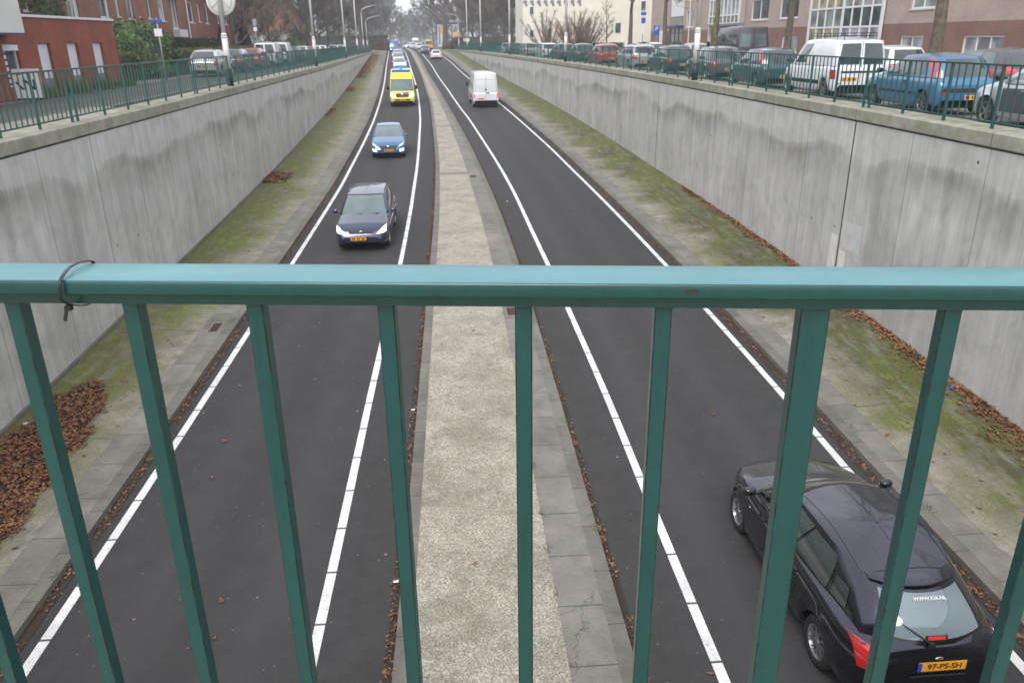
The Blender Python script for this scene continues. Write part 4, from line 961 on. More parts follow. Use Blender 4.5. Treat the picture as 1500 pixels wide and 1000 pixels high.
# --- blue hatchback behind it
def x_badge(C, z=.62, s=.07):
    h = C.bvh.ray_cast(Vector((0, C.L + 1, z)), Vector((0, -1, 0))); mb = MB(); mb.lathe([(.001, -.01), (s, -.01), (s, .01), (.001, .01)], axis='y', n=16); mb.build('badge', MT['chrome'], C.root, True, loc=(0, h[0].y + .012, z))
blu = HATCH(L=4.30, W=1.78, axles=(.85, 3.5), paint='blue', screen='cglass_pale', top=[(0, .88), (.2, .92), (1.5, .96), (2.9, .95), (3.25, .94), (3.9, .80), (4.15, .68), (4.3, .54)],
            cab=dict(rear_base=.12, rear_top=.8, front_base=3.2, front_top=2.15, z0=(.95, .94), z1=(1.40, 1.43), w=(.82, .60), bow=(.26, .12), side=[(.20, .50, .12, .86), (.54, .9, .1, .88)], rw=[(-.84, .84, .15, .85)]),
            patches=[('headlight', 'headlamp', 'front', [(.50, .60), (.80, .68), (.82, .80), (.62, .72)]), ('fog_lamp', 'headlit', 'front', [(.58, .38), (.80, .40), (.82, .52), (.60, .50)]), ('grille', 'ink', 'front', [(-.36, .48), (.36, .48), (.50, .66), (-.50, .66)]), ('lower_grille', 'ink', 'front', [(-.6, .22), (.6, .22), (.55, .36), (-.55, .36)])],
            plates=[('front', .45, 0)], mirror=(2.92, 1.02))
C = vehicle('hatchback', 'bright blue hatchback with two glowing fog lamps, between the dark estate car and the ambulance', 'car', None, (0, 0, 0), math.pi + .05, blu, extra=x_badge); put(C, -3.72, 41.7, True)
# --- vans
def VAN(**k):
    d = dict(L=5.9, W=1.99, wr=.34, axles=(1.05, 4.75), paint='white', zb=.3, kf=.16, df=.7, kr=.02, dr=.2, screen='cglass_pale', top=[(0, 1.18), (4.8, 1.18), (5.05, 1.15), (5.6, 1.02), (5.9, .78)], nosez=.45, crown=.03,
             cab=dict(rear_base=.04, rear_top=.12, front_base=5.15, front_top=4.05, z0=(1.18, 1.16), z1=(2.55, 2.50), w=(.965, .83), wr=.985, bow=(.18, .05), bulge=.01, arch=.03, crown=.09, ws=(.93, .03, .60), side=[(.80, .93, .06, .50)], rw=None),
             patches=[('taillight', 'redlit', 'rear', [(.86, .80), (.96, .80), (.96, 1.12), (.86, 1.12)]), ('reflector', 'redlamp', 'rear', [(.78, .50), (.9, .50), (.9, .56), (.78, .56)]), ('rear_bumper', 'black_plastic', 'rear', [(-.92, .34), (.92, .34), (.92, .58), (-.92, .58)]),
                      ('door_gap', 'ink', 'rear', [(-.008, .6), (.008, .6), (.008, 2.3), (-.008, 2.3)]), ('side_moulding', 'black_plastic', 'side', [(1.5, .62), (4.2, .62), (4.2, .74), (1.5, .74)])],
             plates=[('rear', .70, -.38)], blackmirror=True, mirror=(4.95, 1.42), msize=(.10, .08, .17), seams=[(3.85, .5, 3.85, 1.15), (2.6, .5, 2.6, 1.15)])
    d.update(k); return d
def x_van(C):
    mb = MB()
    h = C.bvh.ray_cast(Vector((0, -1, 1.3)), Vector((0, 1, 0)))
    mb.lathe([(.001, -.01), (.07, -.01), (.07, .01), (.001, .01)], c=(0, h[0].y - .01, 1.38), axis='y', n=14); mb.build('badge', MT['ink'], C.root)
    mb = MB(); mb.box(.06, .26, h[0].y - .04, h[0].y + .01, 1.08, 1.15); mb.build('door_handle', MT['black_plastic'], C.root)
    mb = MB(); C.patch('x', None, 'rear', [(-.84, 2.10), (.84, 2.10), (.84, 2.115), (-.84, 2.115)], nx=12, ny=1, o=.004, mbx=mb)
    for sg in (-1, 1): C.patch('x', None, 'rear', [(sg * .83, .62), (sg * .842, .62), (sg * .78, 2.3), (sg * .768, 2.3)], nx=1, ny=12, o=.004, mbx=mb)
    mb.build('door_seam', MT['grey_panel'], C.root)
C = vehicle('delivery_van', 'white high-roof delivery van driving away in the right lane, seen from behind', 'van', None, (0, 0, 0), .055, VAN(), extra=x_van); put(C, 2.34, 63.3, False)
def x_amb(C):
    r = C.root
    mb = MB(); n = 10; a = []
    for i in range(n + 1):
        t_ = -1 + 2 * i / n; e = C.fr(t_ * .90, .985); a.append((e.x, e.y - .02 - .1, e.z + .05))
    for z0, nm, m in ((0, 'light_bar', 'bluelight'),):
        for p, q in zip(a[:-1], a[1:]):
            c = (Vector(p) + Vector(q)) / 2; mb.obox(c + Vector((0, 0, .06)), Vector(q) - Vector(p), (0, 1, 0), (0, 0, 1), (Vector(q) - Vector(p)).length / 2, .14, .09)
        mb.build(nm, MT[m], r)
    mb = MB(); mb.box(-.75, .75, 3.75, 4.0, 2.62, 2.68); mb.build('roof_panel', P_['white'], r)
    mb = MB(); mb.box(-.50, .50, .5, .75, 2.66, 2.82); mb.build('rear_light_bar', MT['bluelight'], r)
    mb = MB(); mb.box(-.10, .10, 3.0, 3.3, 2.62, 2.74); mb.build('beacon', MT['bluelight'], r)
    for nm, m, q in (('blue_stripe', 'plate_blue', [(-.55, 1.02), (0, .98), (0, 1.06), (-.5, 1.10)]), ('red_stripe', 'redstripe', [(-.42, .965), (-.15, .96), (-.15, 1.0), (-.42, 1.01)]), ('red_stripe', 'redstripe', [(.12, .97), (.45, .98), (.40, 1.05), (.12, 1.04)])):
        C.patch(nm, MT[m], 'front', q, o=.012)
    x_badge(C, .90, .09)
    for dd in ('left', 'right'): C.patch('side_stripe', MT['plate_blue'], dd, [(.4, 1.2), (4.4, 1.2), (4.4, 1.32), (.4, 1.32)], nx=20, o=.008)
amb = VAN(paint='yellow', patches=[('headlight', 'headlit', 'front', [(.58, .78), (.90, .80), (.90, 1.02), (.62, .98)]), ('grille', 'ink', 'front', [(-.44, .74), (.44, .74), (.58, .98), (-.58, .98)]), ('lower_grille', 'ink', 'front', [(-.72, .44), (.72, .44), (.74, .60), (-.74, .60)]),
          ('fog_lamp', 'headlamp', 'front', [(.60, .48), (.80, .48), (.80, .58), (.60, .58)]), ('bumper_stripe', 'redstripe', 'front', [(-.86, .40), (.86, .40), (.86, .43), (-.86, .43)]), ('taillight', 'redlamp', 'rear', [(.86, .80), (.96, .80), (.96, 1.12), (.86, 1.12)])], plates=[('front', .52, 0)])
C = vehicle('ambulance', 'bright yellow ambulance with blue roof lights and lit headlamps in the left lane', 'ambulance', None, (0, 0, 0), math.pi + .065, amb, extra=x_amb); put(C, -4.42, 65.0, True)
# --- queue behind the ambulance and traffic in the distance
def far_front(T=0): return [('headlight', 'headlit', 'front', [(.50, .58), (.78, .62), (.80, .76), (.54, .70)]), ('grille', 'ink', 'front', [(-.4, .48), (.4, .48), (.45, .62), (-.45, .62)])]
FQ = 'vehicles queuing behind the ambulance'
for nm, lab, pnt, kind, yy, xc in (('hatchback', 'white car directly behind the ambulance', 'white', 0, 108, -7.25), ('hatchback', 'silver car second behind the ambulance', 'silver', 0, 124, -8.45), ('hatchback', 'white car third behind the ambulance', 'white', 0, 138, -9.5)):
    C = vehicle(nm, lab, 'car', FQ, (0, 0, 0), math.pi + .075, HATCH(W=1.78, paint=pnt, screen='cglass_pale', patches=far_front(), plates=[]), detail=0); put(C, xc, yy, True)
C = vehicle('box_van', 'blue van last in the queue, by the hedge at the road end', 'van', FQ, (0, 0, 0), math.pi + .075, VAN(L=5.2, W=2.0, axles=(1, 4.1), paint='truckblue', top=[(0, 1.15), (4.1, 1.15), (4.5, 1.1), (5.2, .8)], cab=dict(rear_base=.04, rear_top=.12, front_base=4.5, front_top=3.8, z0=(1.15, 1.12), z1=(2.3, 2.28), w=(.95, .85), wr=.985, bow=(.15, .05), bulge=.01, arch=.03, crown=.08, ws=(.93, .03, .45), side=[(.80, .93, .06, .5)]), patches=far_front(), plates=[]), detail=0); put(C, -12.0, 166, True)
FR = [('taillight', 'redlit', 'rear', [(.56, .70), (.82, .70), (.82, .92), (.62, .92)]), ('rear_bumper_trim', 'black_plastic', 'rear', [(-.7, .26), (.7, .26), (.7, .42), (-.7, .42)])]
C = vehicle('hatchback', 'white hatchback with lit tail lamps, far off in the right lane', 'car', None, (0, 0, 0), .075, HATCH(W=1.76, paint='white', patches=FR, plates=[('rear', .55, 0)]), detail=0); put(C, -2.9, 134, False)
C = vehicle('hatchback', 'blue hatchback just ahead of the far white hatchback', 'car', None, (0, 0, 0), .08, HATCH(W=1.76, paint='skyblue', patches=FR, plates=[]), detail=0); put(C, -5.45, 159, False)
C = vehicle('hatchback', 'white car beside the yellow van at the far end of the road', 'car', None, (0, 0, 0), .25, HATCH(W=1.8, paint='white', patches=FR, plates=[]), detail=0); put(C, -8.0, 196, False)
C = vehicle('high_roof_van', 'ochre yellow van at the far end of the right lane, by the big tree', 'van', None, (0, 0, 0), .08, VAN(paint='ochre', W=1.9, L=5.0, axles=(.9, 3.9), top=[(0, 1.1), (3.9, 1.1), (4.3, 1.05), (5.0, .8)], cab=dict(rear_base=.04, rear_top=.2, front_base=4.3, front_top=3.4, z0=(1.1, 1.08), z1=(2.1, 2.1), w=(.92, .78), wr=.985, bow=(.15, .05), bulge=.01, arch=.03, crown=.08, side=[(.8, .93, .06, .5)], rw=[(-.8, .8, .2, .8)]), plates=[], patches=FR), detail=0); put(C, -5.6, 186, False)
C = vehicle('hatchback', 'white car turning with a bright headlamp at the far junction', 'car', None, (0, 0, 0), math.pi - .9, HATCH(paint='white', patches=far_front(), plates=[]), detail=0); C.root.location = (-10.0, 224, -2.5)
C = vehicle('delivery_van', 'white van with lit headlamps waiting at the far junction', 'van', None, (0, 0, 0), math.pi + .05, VAN(W=2.05, patches=[('headlight', 'headlit', 'front', [(.58, .78), (.90, .80), (.90, 1.02), (.62, .98)]), ('grille', 'ink', 'front', [(-.5, .70), (.5, .70), (.6, .98), (-.6, .98)])], plates=[]), detail=0); C.root.location = (-11.2, 244, -2.5)
C = vehicle('hatchback', 'dark car next to the white van at the far junction', 'car', None, (0, 0, 0), math.pi + .1, HATCH(paint='dgrey', patches=far_front(), plates=[]), detail=0); C.root.location = (-8.9, 236, -2.5)
# --- parked cars on the right, first row (tails towards the camera)
GP = 'cars parked along the right-hand railing'
def pk(nm, lab, cat, P, y, x=None, zs=ZSR, rz=None, group=GP, extra=None, detail=1):
    if x is None: x = 11.85 + P['W'] / 2 - .05 + (T_WR(y) - 9.5) if y > 22 else 11.85 + P['W'] / 2 - .05
    a = math.atan2(T_WR(y + 4) - T_WR(y - 2), 6)
    return vehicle(nm, lab, cat, group, (x, y, zs(y)), -a if rz is None else rz, P, detail=detail, extra=extra)
RW1 = [(-.86, .86, .15, .88)]
pk('hatchback', 'silver car with dark reflection painted on the doors and pale roof pillar at the right edge of the photo', 'car', HATCH(L=4.2, paint='silver', screen='cglass_pale', glass='cglass_pale', mirror=(3.0, 1.05), patches=[('door_panel', 'dgrey', 'side', [(1.35, .34), (2.95, .34), (2.95, .93), (1.35, .95)]), ('side_moulding', 'chrome', 'side', [(1.0, .26), (3.0, .26), (3.0, .31), (1.0, .31)]), ('headlight', 'headlamp', 'front', [(.48, .62), (.74, .66), (.76, .78), (.5, .72)])], top=[(0, .9), (.2, .95), (1.5, 1.0), (2.9, .98), (3.3, .94), (3.9, .80), (4.2, .6)], axles=(.8, 3.45), blackmirror=True,  # dark grey door_panel patch paints a reflection onto the silver body
   cab=dict(rear_base=.14, rear_top=.5, front_base=3.3, front_top=2.1, z0=(1.0, .97), z1=(1.50, 1.50), w=(.80, .63), bow=(.24, .12), side=[(.10, .50, .12, .86), (.53, .9, .1, .88)], rw=RW1)), 13.9,
   extra=lambda C: [C.surf('roof_pillar', lambda a_, v_: C.si(a_, v_, sg), .915, 1.0, .0, 1.0, P_['silver'], C.root, 1 if sg > 0 else -1, na=3, nv=8, o=.014) for sg in (-1, 1)])
sky_p = HATCH(L=3.80, W=1.65, wr=.29, axles=(.62, 3.06), paint='skyblue', top=[(0, .82), (.2, .90), (1.5, .92), (2.6, .92), (2.95, .89), (3.5, .78), (3.8, .58)], spokes=7,
   cab=dict(rear_base=.10, rear_top=.42, front_base=2.88, front_top=2.05, z0=(.92, .91), z1=(1.38, 1.40), w=(.775, .60), bow=(.22, .14), side=[(.22, .50, .14, .86), (.54, .90, .10, .88)], rw=[(-.74, .74, .06, .88)]),
   patches=[('headlight', 'headlamp', 'front', [(.44, .58), (.74, .62), (.76, .78), (.5, .72)]), ('grille', 'ink', 'front', [(-.36, .50), (.36, .50), (.42, .62), (-.42, .62)]), ('taillight', 'redlamp', 'rear', [(.64, .92), (.76, .90), (.66, 1.34), (.60, 1.34)]), ('rear_moulding', 'dark', 'rear', [(-.82, .56), (.82, .56), (.82, .66), (-.82, .66)]), ('reflector', 'redlamp', 'rear', [(.50, .53), (.66, .53), (.66, .57), (.50, .57)]), ('side_moulding', 'dark', 'side', [(.95, .48), (2.7, .48), (2.7, .54), (.95, .54)])],
   plates=[('rear', .44, .15)], seams=[(1.35, .3, 1.35, .9), (2.62, .4, 2.66, .88)], handles=[(1.5, .78)], blackmirror=True, blackhandles=True)
pk('hatchback', 'sky blue three-door hatchback with tall red tail lamps, parked behind the railing', 'car', sky_p, 19.3)
def rack(C, h=1.84):
    mb = MB()
    for x in (-.52, .52): mb.tube([(x, .3, h + .04), (x, 2.6, h + .04)], .014, 6); mb.tube([(x, .3, h + .12), (x, 2.6, h + .12)], .012, 6)
    for y in [.3 + .46 * i for i in range(6)]:
        mb.tube([(-.52, y, h + .04), (.52, y, h + .04)], .012, 6)
        for x in (-.52, .52): mb.tube([(x, y, h - .06), (x, y, h + .12)], .012, 6)
    for y in (.3, 2.6): mb.tube([(-.52, y, h + .12), (.52, y, h + .12)], .012, 6)
    mb.build('roof_rack', MT['black_plastic'], C.root)
komb = HATCH(L=4.10, W=1.72, wr=.30, axles=(.70, 3.40), paint='white', zb=.24, top=[(0, 1.02), (.2, 1.04), (2.5, 1.04), (3.1, 1.02), (3.4, .98), (3.85, .84), (4.1, .62)],
   cab=dict(rear_base=.05, rear_top=.12, front_base=3.32, front_top=2.62, z0=(1.03, 1.02), z1=(1.74, 1.74), w=(.83, .70), wr=.985, bow=(.2, .06), bulge=.015, arch=.05, crown=.07, side=[(.68, .92, .08, .84)], rw=[(-.90, -.08, .06, .88), (.08, .90, .06, .88)]),
   patches=[('headlight', 'headlamp', 'front', [(.5, .62), (.78, .64), (.8, .84), (.55, .8)]), ('grille', 'ink', 'front', [(-.36, .5), (.36, .5), (.42, .66), (-.42, .66)]), ('front_bumper', 'black_plastic', 'front', [(-.78, .26), (.78, .26), (.78, .46), (-.78, .46)]), ('taillight', 'redlamp', 'rear', [(.78, .62), (.85, .62), (.85, .90), (.78, .90)]),
            ('rear_bumper', 'black_plastic', 'rear', [(-.84, .28), (.84, .28), (.84, .50), (-.84, .50)]), ('rubbing_strip', 'black_plastic', 'rear', [(-.76, .80), (.76, .80), (.76, .86), (-.76, .86)]), ('door_gap', 'ink', 'rear', [(-.008, .5), (.008, .5), (.008, 1.72), (-.008, 1.72)]), ('side_moulding', 'black_plastic', 'side', [(1.05, .44), (3.0, .44), (3.0, .56), (1.05, .56)])],
   plates=[('rear', .62, -.36)], blackmirror=True, seams=[(2.15, .35, 2.12, 1.02), (3.12, .4, 3.16, .98)], handles=[])
pk('panel_van', 'small white panel van with black roof rack and two dark rear windows', 'van', komb, 24.8, extra=rack)
def CAR(**k): return HATCH(**k)
pk('hatchback', 'dark teal hatchback with tall red tail lamp, just beyond the white panel van', 'car', dict(sky_p, paint='teal', patches=[p for p in sky_p['patches'] if p[0] not in ('side_moulding', 'rear_moulding')]), 30.5)
est2 = dict(est, patches=[('taillight', 'redlamp', 'rear', [(.56, .66), (.8, .66), (.8, .86), (.58, .86)]), ('headlight', 'headlamp', 'front', [(.44, .56), (.79, .62), (.80, .83), (.66, .78)]), ('rear_bumper_trim', 'black_plastic', 'rear', [(-.7, .26), (.7, .26), (.7, .4), (-.7, .4)])], plates=[('rear', .5, 0)], seams=[(1.6, .35, 1.5, .93), (2.4, .3, 2.4, .94), (3.3, .4, 3.3, .9)], handles=[(1.8, .8), (2.6, .8)])
pk('hatchback', 'grey hatchback with round red tail lamps, right of the nearest lamp post', 'car', HATCH(L=4.15, paint='grey', glass='cglass_pale'), 36.1)
pk('hatchback', 'dark green hatchback with red tail lamp, left of the nearest right-hand lamp post', 'car', HATCH(L=4.1, paint='dgreen'), 42.7)
pk('estate_car', 'silver white estate car parked between a dark green and a red car', 'car', dict(est2, paint='silver'), 49.3, extra=lambda C: x_estate(C))
pk('hatchback', 'red hatchback parked beside the railing', 'car', HATCH(paint='red', L=4.1), 57.4)
pk('hatchback', 'dark green hatchback beyond the red one', 'car', HATCH(paint='dgreen', L=4.1), 64.4, detail=0)
pk('hatchback', 'dark teal hatchback, second beyond the red one', 'car', HATCH(paint='teal', L=4.1), 71.4, detail=0)
pk('hatchback', 'white hatchback behind the second right-hand lamp post', 'car', HATCH(paint='white', L=4.1), 78.5, detail=0)
pk('hatchback', 'silver hatchback left of the second right-hand lamp post', 'car', HATCH(paint='silver', L=4.1), 88.5, detail=0)
pk('hatchback', 'dark car roof far along the right-hand railing', 'car', HATCH(paint='dgrey', L=4.1), 100.5, detail=0)
pk('hatchback', 'white car roof farthest along the right-hand railing', 'car', HATCH(paint='white', L=4.1), 107.5, detail=0)
# second row, across the parking lane
G2 = 'cars parked in front of the brick flats'
pk('hatchback', 'dark grey hatchback with red tail lamp behind the sky blue car', 'car', HATCH(paint='dgrey', L=4.2, glass='cglass_pale', patches=[('taillight', 'redlamp', 'rear', [(.50, .78), (.82, .76), (.82, .96), (.56, .98)])]), 23.3, x=17.2, rz=0, group=G2)
pk('estate_car', 'white car with black rear window behind the white panel van', 'car', dict(est2, paint='white', W=1.8), 30.0, x=17.2, rz=0, group=G2)
mini = VAN(paint='dgrey', L=5.4, axles=(1.0, 4.3), top=[(0, 1.15), (4.3, 1.15), (4.6, 1.1), (5.1, 1.0), (5.4, .8)], cab=dict(rear_base=.04, rear_top=.14, front_base=4.65, front_top=3.9, z0=(1.15, 1.13), z1=(2.35, 2.32), w=(.95, .80), wr=.985, bow=(.16, .05), bulge=.01, arch=.03, crown=.09, ws=(.93, .03, .6), side=[(.06, .24, .12, .66), (.28, .50, .12, .66), (.54, .74, .12, .66), (.78, .93, .06, .6)], rw=[(-.84, -.08, .14, .70), (.08, .84, .14, .70)]), plates=[], rglass='cglass_pale')
pk('minibus', 'dark grey high-roof minibus with rear windows, parked below the white bay window', 'van', mini, 46.5, x=17.1, rz=0, group=G2)
pk('hatchback', 'pale silver car beyond the grey minibus', 'car', HATCH(paint='silver', glass='cglass_pale'), 55.5, x=16.8, rz=0, group=G2, detail=0)
pk('hatchback', 'white car parked near the entrance of the brick flats', 'car', HATCH(paint='white'), 66, x=16.5, rz=0, group=G2, detail=0)
pk('hatchback', 'silver car parked at the far corner of the brick flats', 'car', HATCH(paint='silver'), 74, x=16.2, rz=0, group=G2, detail=0)
# --- parked cars on the left street
GL = 'cars parked along the left street'
for nm, lab, cat, Pp, y in (('hatchback', 'pale silver car nearest the round sign on the left street', 'car', HATCH(paint='silver', screen='cglass_pale', plates=[('rear', .6, 0)]), 47.0),
    ('hatchback', 'dark grey car second in the row on the left street', 'car', HATCH(paint='grey', glass='cglass_pale'), 53.2), ('hatchback', 'red-roofed car third in the row on the left street', 'car', HATCH(paint='red'), 59.2),
    ('panel_van', 'white panel van fourth in the row on the left street', 'van', dict(komb), 65.5), ('panel_van', 'white panel van fifth in the row on the left street', 'van', dict(komb), 72.0),
    ('hatchback', 'dark teal car just beyond the two white panel vans', 'car', HATCH(paint='teal'), 79.0), ('hatchback', 'pale grey car second beyond the white panel vans', 'car', HATCH(paint='silver'), 86.0),
    ('hatchback', 'bright red car far along the left street', 'car', HATCH(paint='red'), 93), ('hatchback', 'white car just beyond the bright red one', 'car', HATCH(paint='white'), 100), ('hatchback', 'white car second beyond the bright red one', 'car', HATCH(paint='white'), 107),
    ('hatchback', 'white car near the far end of the left street', 'car', HATCH(paint='white'), 128), ('hatchback', 'white car last in the row on the left street', 'car', HATCH(paint='white'), 142)):
    a = math.atan2(T_WL(y + 4) - T_WL(y - 2), 6)
    vehicle(nm, lab, cat, GL, (T_WL(y) - 5.0, y, ZSL(y)), -a, Pp, detail=0)

# ------------------------------------------------------------------ lamp posts
GLAMP = 'tall pale lamp posts along the sunken road'
def lamp_post(x, y, z, label, tall=True, arm=0, h=9.0):
    root = empty('lamp_post', (x, y, z)); tag(root, label, 'lamp post', GLAMP)
    mb = MB(); mb.tube([(0, 0, -.05), (0, 0, .62)], .125, 14); mb.build('pole_base', MT['pole_base'], root, True)
    mb = MB(); mb.tube([(0, 0, .60), (0, 0, 1.78)], .112, 14); mb.tube([(0, 0, 1.74), (0, 0, 1.80)], .120, 14); mb.tube([(0, 0, 1.80), (0, 0, 1.92)], [.118, .085], 14)
    if arm: mb.tube([(0, 0, 1.90), (0, 0, 4), (0, 0, h - .8), (arm * .15, 0, h - .35), (arm * .6, 0, h - .1), (arm * 1.6, 0, h + .15)], [.082, .075, .06, .055, .05, .045], 12)
    else: mb.tube([(0, 0, 1.90), (0, 0, 5), (0, 0, h)], [.082, .075, .055], 12)
    mb.build('pole', MT['pole'], root, True)
    mb = MB(); ax = arm if arm else (1 if x < 0 else -1)
    if not arm: mb.tube([(0, 0, h - .05), (ax * .4, 0, h + .12), (ax * 1.3, 0, h + .2)], .045, 8)
    mb.obox((ax * 1.9, 0, h + .2), (1, 0, .08), (0, 1, 0), (0, 0, 1), .40, .15, .06); mb.build('lamp_head', MT['steel'], root)
    return root
wl = lambda y: T_WL(y) - .22; wrr = lambda y: T_WR(y) + .2
L1 = lamp_post(wl(32.7), 32.7, ZCL(32.7) + .02, 'pale lamp post on the left wall carrying the big round disc')
for y, l, a, h in ((58.0, 'second pale lamp post from the left, beyond the white vans', 0, 9), (84, 'third pale lamp post on the left wall', 0, 9), (106, 'fourth pale lamp post on the left wall', 0, 9), (124, 'fifth pale lamp post on the left wall, with curved arm', 1, 6.3), (140, 'last pale lamp post on the left wall, with curved arm', 1, 5.4)):
    lamp_post(wl(y), y, ZCL(y) + .02, l, arm=a, h=h)
for y, l, a, h in ((31.9, 'nearest lamp post on the right wall, in front of a grey car', 0, 9), (58.6, 'second lamp post on the right wall, in front of pale cars', 0, 9), (85.0, 'third lamp post on the right wall, left of the cream building', 0, 9), (113, 'fourth lamp post on the right wall', 0, 9), (137, 'fifth lamp post on the right wall', 0, 9), (160, 'last lamp post on the right wall, with an arm to the left', -1, 6.3)):
    lamp_post(wrr(y), y, ZCR(y) + .02, l, arm=a, h=h)
# round disc (a large round sign seen from behind)
rs = empty('round_sign', (wl(32.7), 32.7 + .10, 1.40)); tag(rs, 'large round cream disc fixed high on the left lamp post, seen from behind', 'sign')
mb = MB(); mb.lathe([(.001, 0), (.50, 0), (.535, .03), (.535, .12), (.50, .15), (.001, .15)], axis='y', n=40); mb.build('disc', MT['pole'], rs, True)
mb = MB(); mb.lathe([(.40, -.004), (.415, -.008), (.43, -.004)], axis='y', n=40); mb.build('ring', MT['steel'], rs)
mb = MB()
for sx in (-1, 1): mb.tube([(sx * .36, -.012, -.25), (sx * .05, -.012, .02), (sx * .30, -.012, .36)], .011, 5)
mb.build('bracket', MT['steel'], rs)
# ------------------------------------------------------------------ signs
def sign_on_pole(name, x, y, z, h, label, plates, group=None, rad=.035):
    root = empty(name, (x, y, z)); tag(root, label, 'sign', group)
    mb = MB(); mb.tube([(0, 0, 0), (0, 0, h)], rad, 8); mb.build('pole', MT['steel'], root, True)
    for (zc, w, hh, m, nm) in plates:
        mb = MB(); mb.box(-w / 2, w / 2, -.06, -.04, zc - hh / 2, zc + hh / 2); mb.build(nm, MT[m], root)
    return root
sign_on_pole('street_sign', -14.9, 43.5, -1.9, 3.0, 'grey pole with blue street name plate above a small white sign by the hedge', [(2.85, .55, .16, 'blue_sign', 'name_plate'), (2.32, .38, .36, 'white', 'small_plate')])
sign_on_pole('traffic_sign', -16.2, 70, -1.95, 3.6, 'thin grey pole with small grey and white plates beyond the left parked cars', [(3.3, .3, .5, 'steel', 'plate'), (2.8, .28, .3, 'white', 'plate')])
def letter(txt, size, mat, parent, loc, rot=(R(90), 0, 0), name='letters'):
    t = bpy.data.curves.new(name, 'FONT'); t.body = txt; t.size = size; t.align_x = 'CENTER'; t.align_y = 'CENTER'
    to = bpy.data.objects.new(name, t); COL.objects.link(to); me = bpy.data.meshes.new_from_object(to); bpy.data.objects.remove(to)
    o = bpy.data.objects.new(name, me); COL.objects.link(o); o.parent = parent; o.location = loc; o.rotation_euler = rot; me.materials.append(MT[mat]); return o
ps = sign_on_pole('parking_sign', 21.6, 88, -2.0, 2.9, 'blue parking sign with white P on a thin pole before the cream wall', [(2.5, .62, .95, 'blue_sign', 'plate')])
letter('P', .62, 'white', ps, (0, -.065, 2.62))
sign_on_pole('traffic_sign', 18.3, 80, -2.0, 4.4, 'thin pole with stacked blue and white plates beside the bare tree', [(3.95, .5, .28, 'blue_sign', 'plate'), (3.35, .42, .5, 'blue_sign', 'plate'), (2.6, .32, .8, 'white', 'plate')])
sign_on_pole('yellow_sign', -2.6, 205, -2.5, 5.6, 'orange yellow sign left of the big tree at the road end', [(4.2, 1.2, 1.8, 'yellow_sign', 'plate')])
sign_on_pole('yellow_sign', .6, 215, -2.5, 4.8, 'smaller orange yellow sign right of the big tree', [(3.4, 1.3, 1.0, 'yellow_sign', 'plate')])
sign_on_pole('traffic_sign', 2.6, 170, -2.4, 3.0, 'small white sign board near the last lamp post', [(2.0, 1.3, .6, 'white', 'plate'), (2.7, .4, .4, 'red_sign', 'plate')])
sign_on_pole('traffic_sign', 10.5, 130, -2.2, 3.6, 'small red sign between two right-hand lamp posts', [(3.0, .6, .6, 'red_sign', 'plate')])
# advertising board by the shop door
ab = empty('advertising_board', (-14.9, 29.7, -1.88), R(12)); tag(ab, 'white advertising board with black zigzag mark beside the shop window', 'sign')
mb = MB(); mb.box(-.42, .42, -.03, .03, .08, 1.05); mb.build('board', MT['white'], ab)
mb = MB()
for (x0, z0, x1, z1) in ((-.36, .62, -.16, .36), (-.10, .70, .20, .36), (-.10, .70, -.10, .36), (.20, .70, .20, .36)): mb.obox(((x0 + x1) / 2, -.034, (z0 + z1) / 2), (x1 - x0, 0, z1 - z0), (0, 1, 0), (-(z1 - z0), 0, x1 - x0), math.hypot(x1 - x0, z1 - z0) / 2, .004, .035)
mb.build('black_mark', MT['ink'], ab)
mb = MB(); mb.lathe([(.001, -.036), (.06, -.036), (.06, -.031)], c=(-.22, 0, .9), axis='y', n=12); mb.build('red_mark', MT['red_sign'], ab)
# ------------------------------------------------------------------ buildings
def wall_y(mb, X, y0, y1, z0, z1, holes=(), face=1, depth=.14):
    """wall in the plane x = X facing +x (face 1) or -x with rectangular openings (y0,y1,z0,z1) and reveals"""
    ysx = sorted({y0, y1} | {h[0] for h in holes} | {h[1] for h in holes}); zs = sorted({z0, z1} | {h[2] for h in holes} | {h[3] for h in holes})
    for a, b in zip(ysx[:-1], ysx[1:]):
        for c, d in zip(zs[:-1], zs[1:]):
            m_, n_ = (a + b) / 2, (c + d) / 2
            if any(h[0] < m_ < h[1] and h[2] < n_ < h[3] for h in holes): continue
            q = [(X, a, c), (X, b, c), (X, b, d), (X, a, d)]; uv = [(p[1], p[2]) for p in q]
            if face < 0: q.reverse(); uv.reverse()
            mb.face(q, uv)
    for h in holes:
        a, b, c, d = h; Xi = X - face * depth
        for q in ([(X, a, c), (Xi, a, c), (Xi, a, d), (X, a, d)], [(X, b, d), (Xi, b, d), (Xi, b, c), (X, b, c)], [(X, a, d), (Xi, a, d), (Xi, b, d), (X, b, d)], [(X, b, c), (Xi, b, c), (Xi, a, c), (X, a, c)]):
            if face < 0: q = q[::-1]
            mb.face(q, [(p[1] + p[0], p[2]) for p in q])
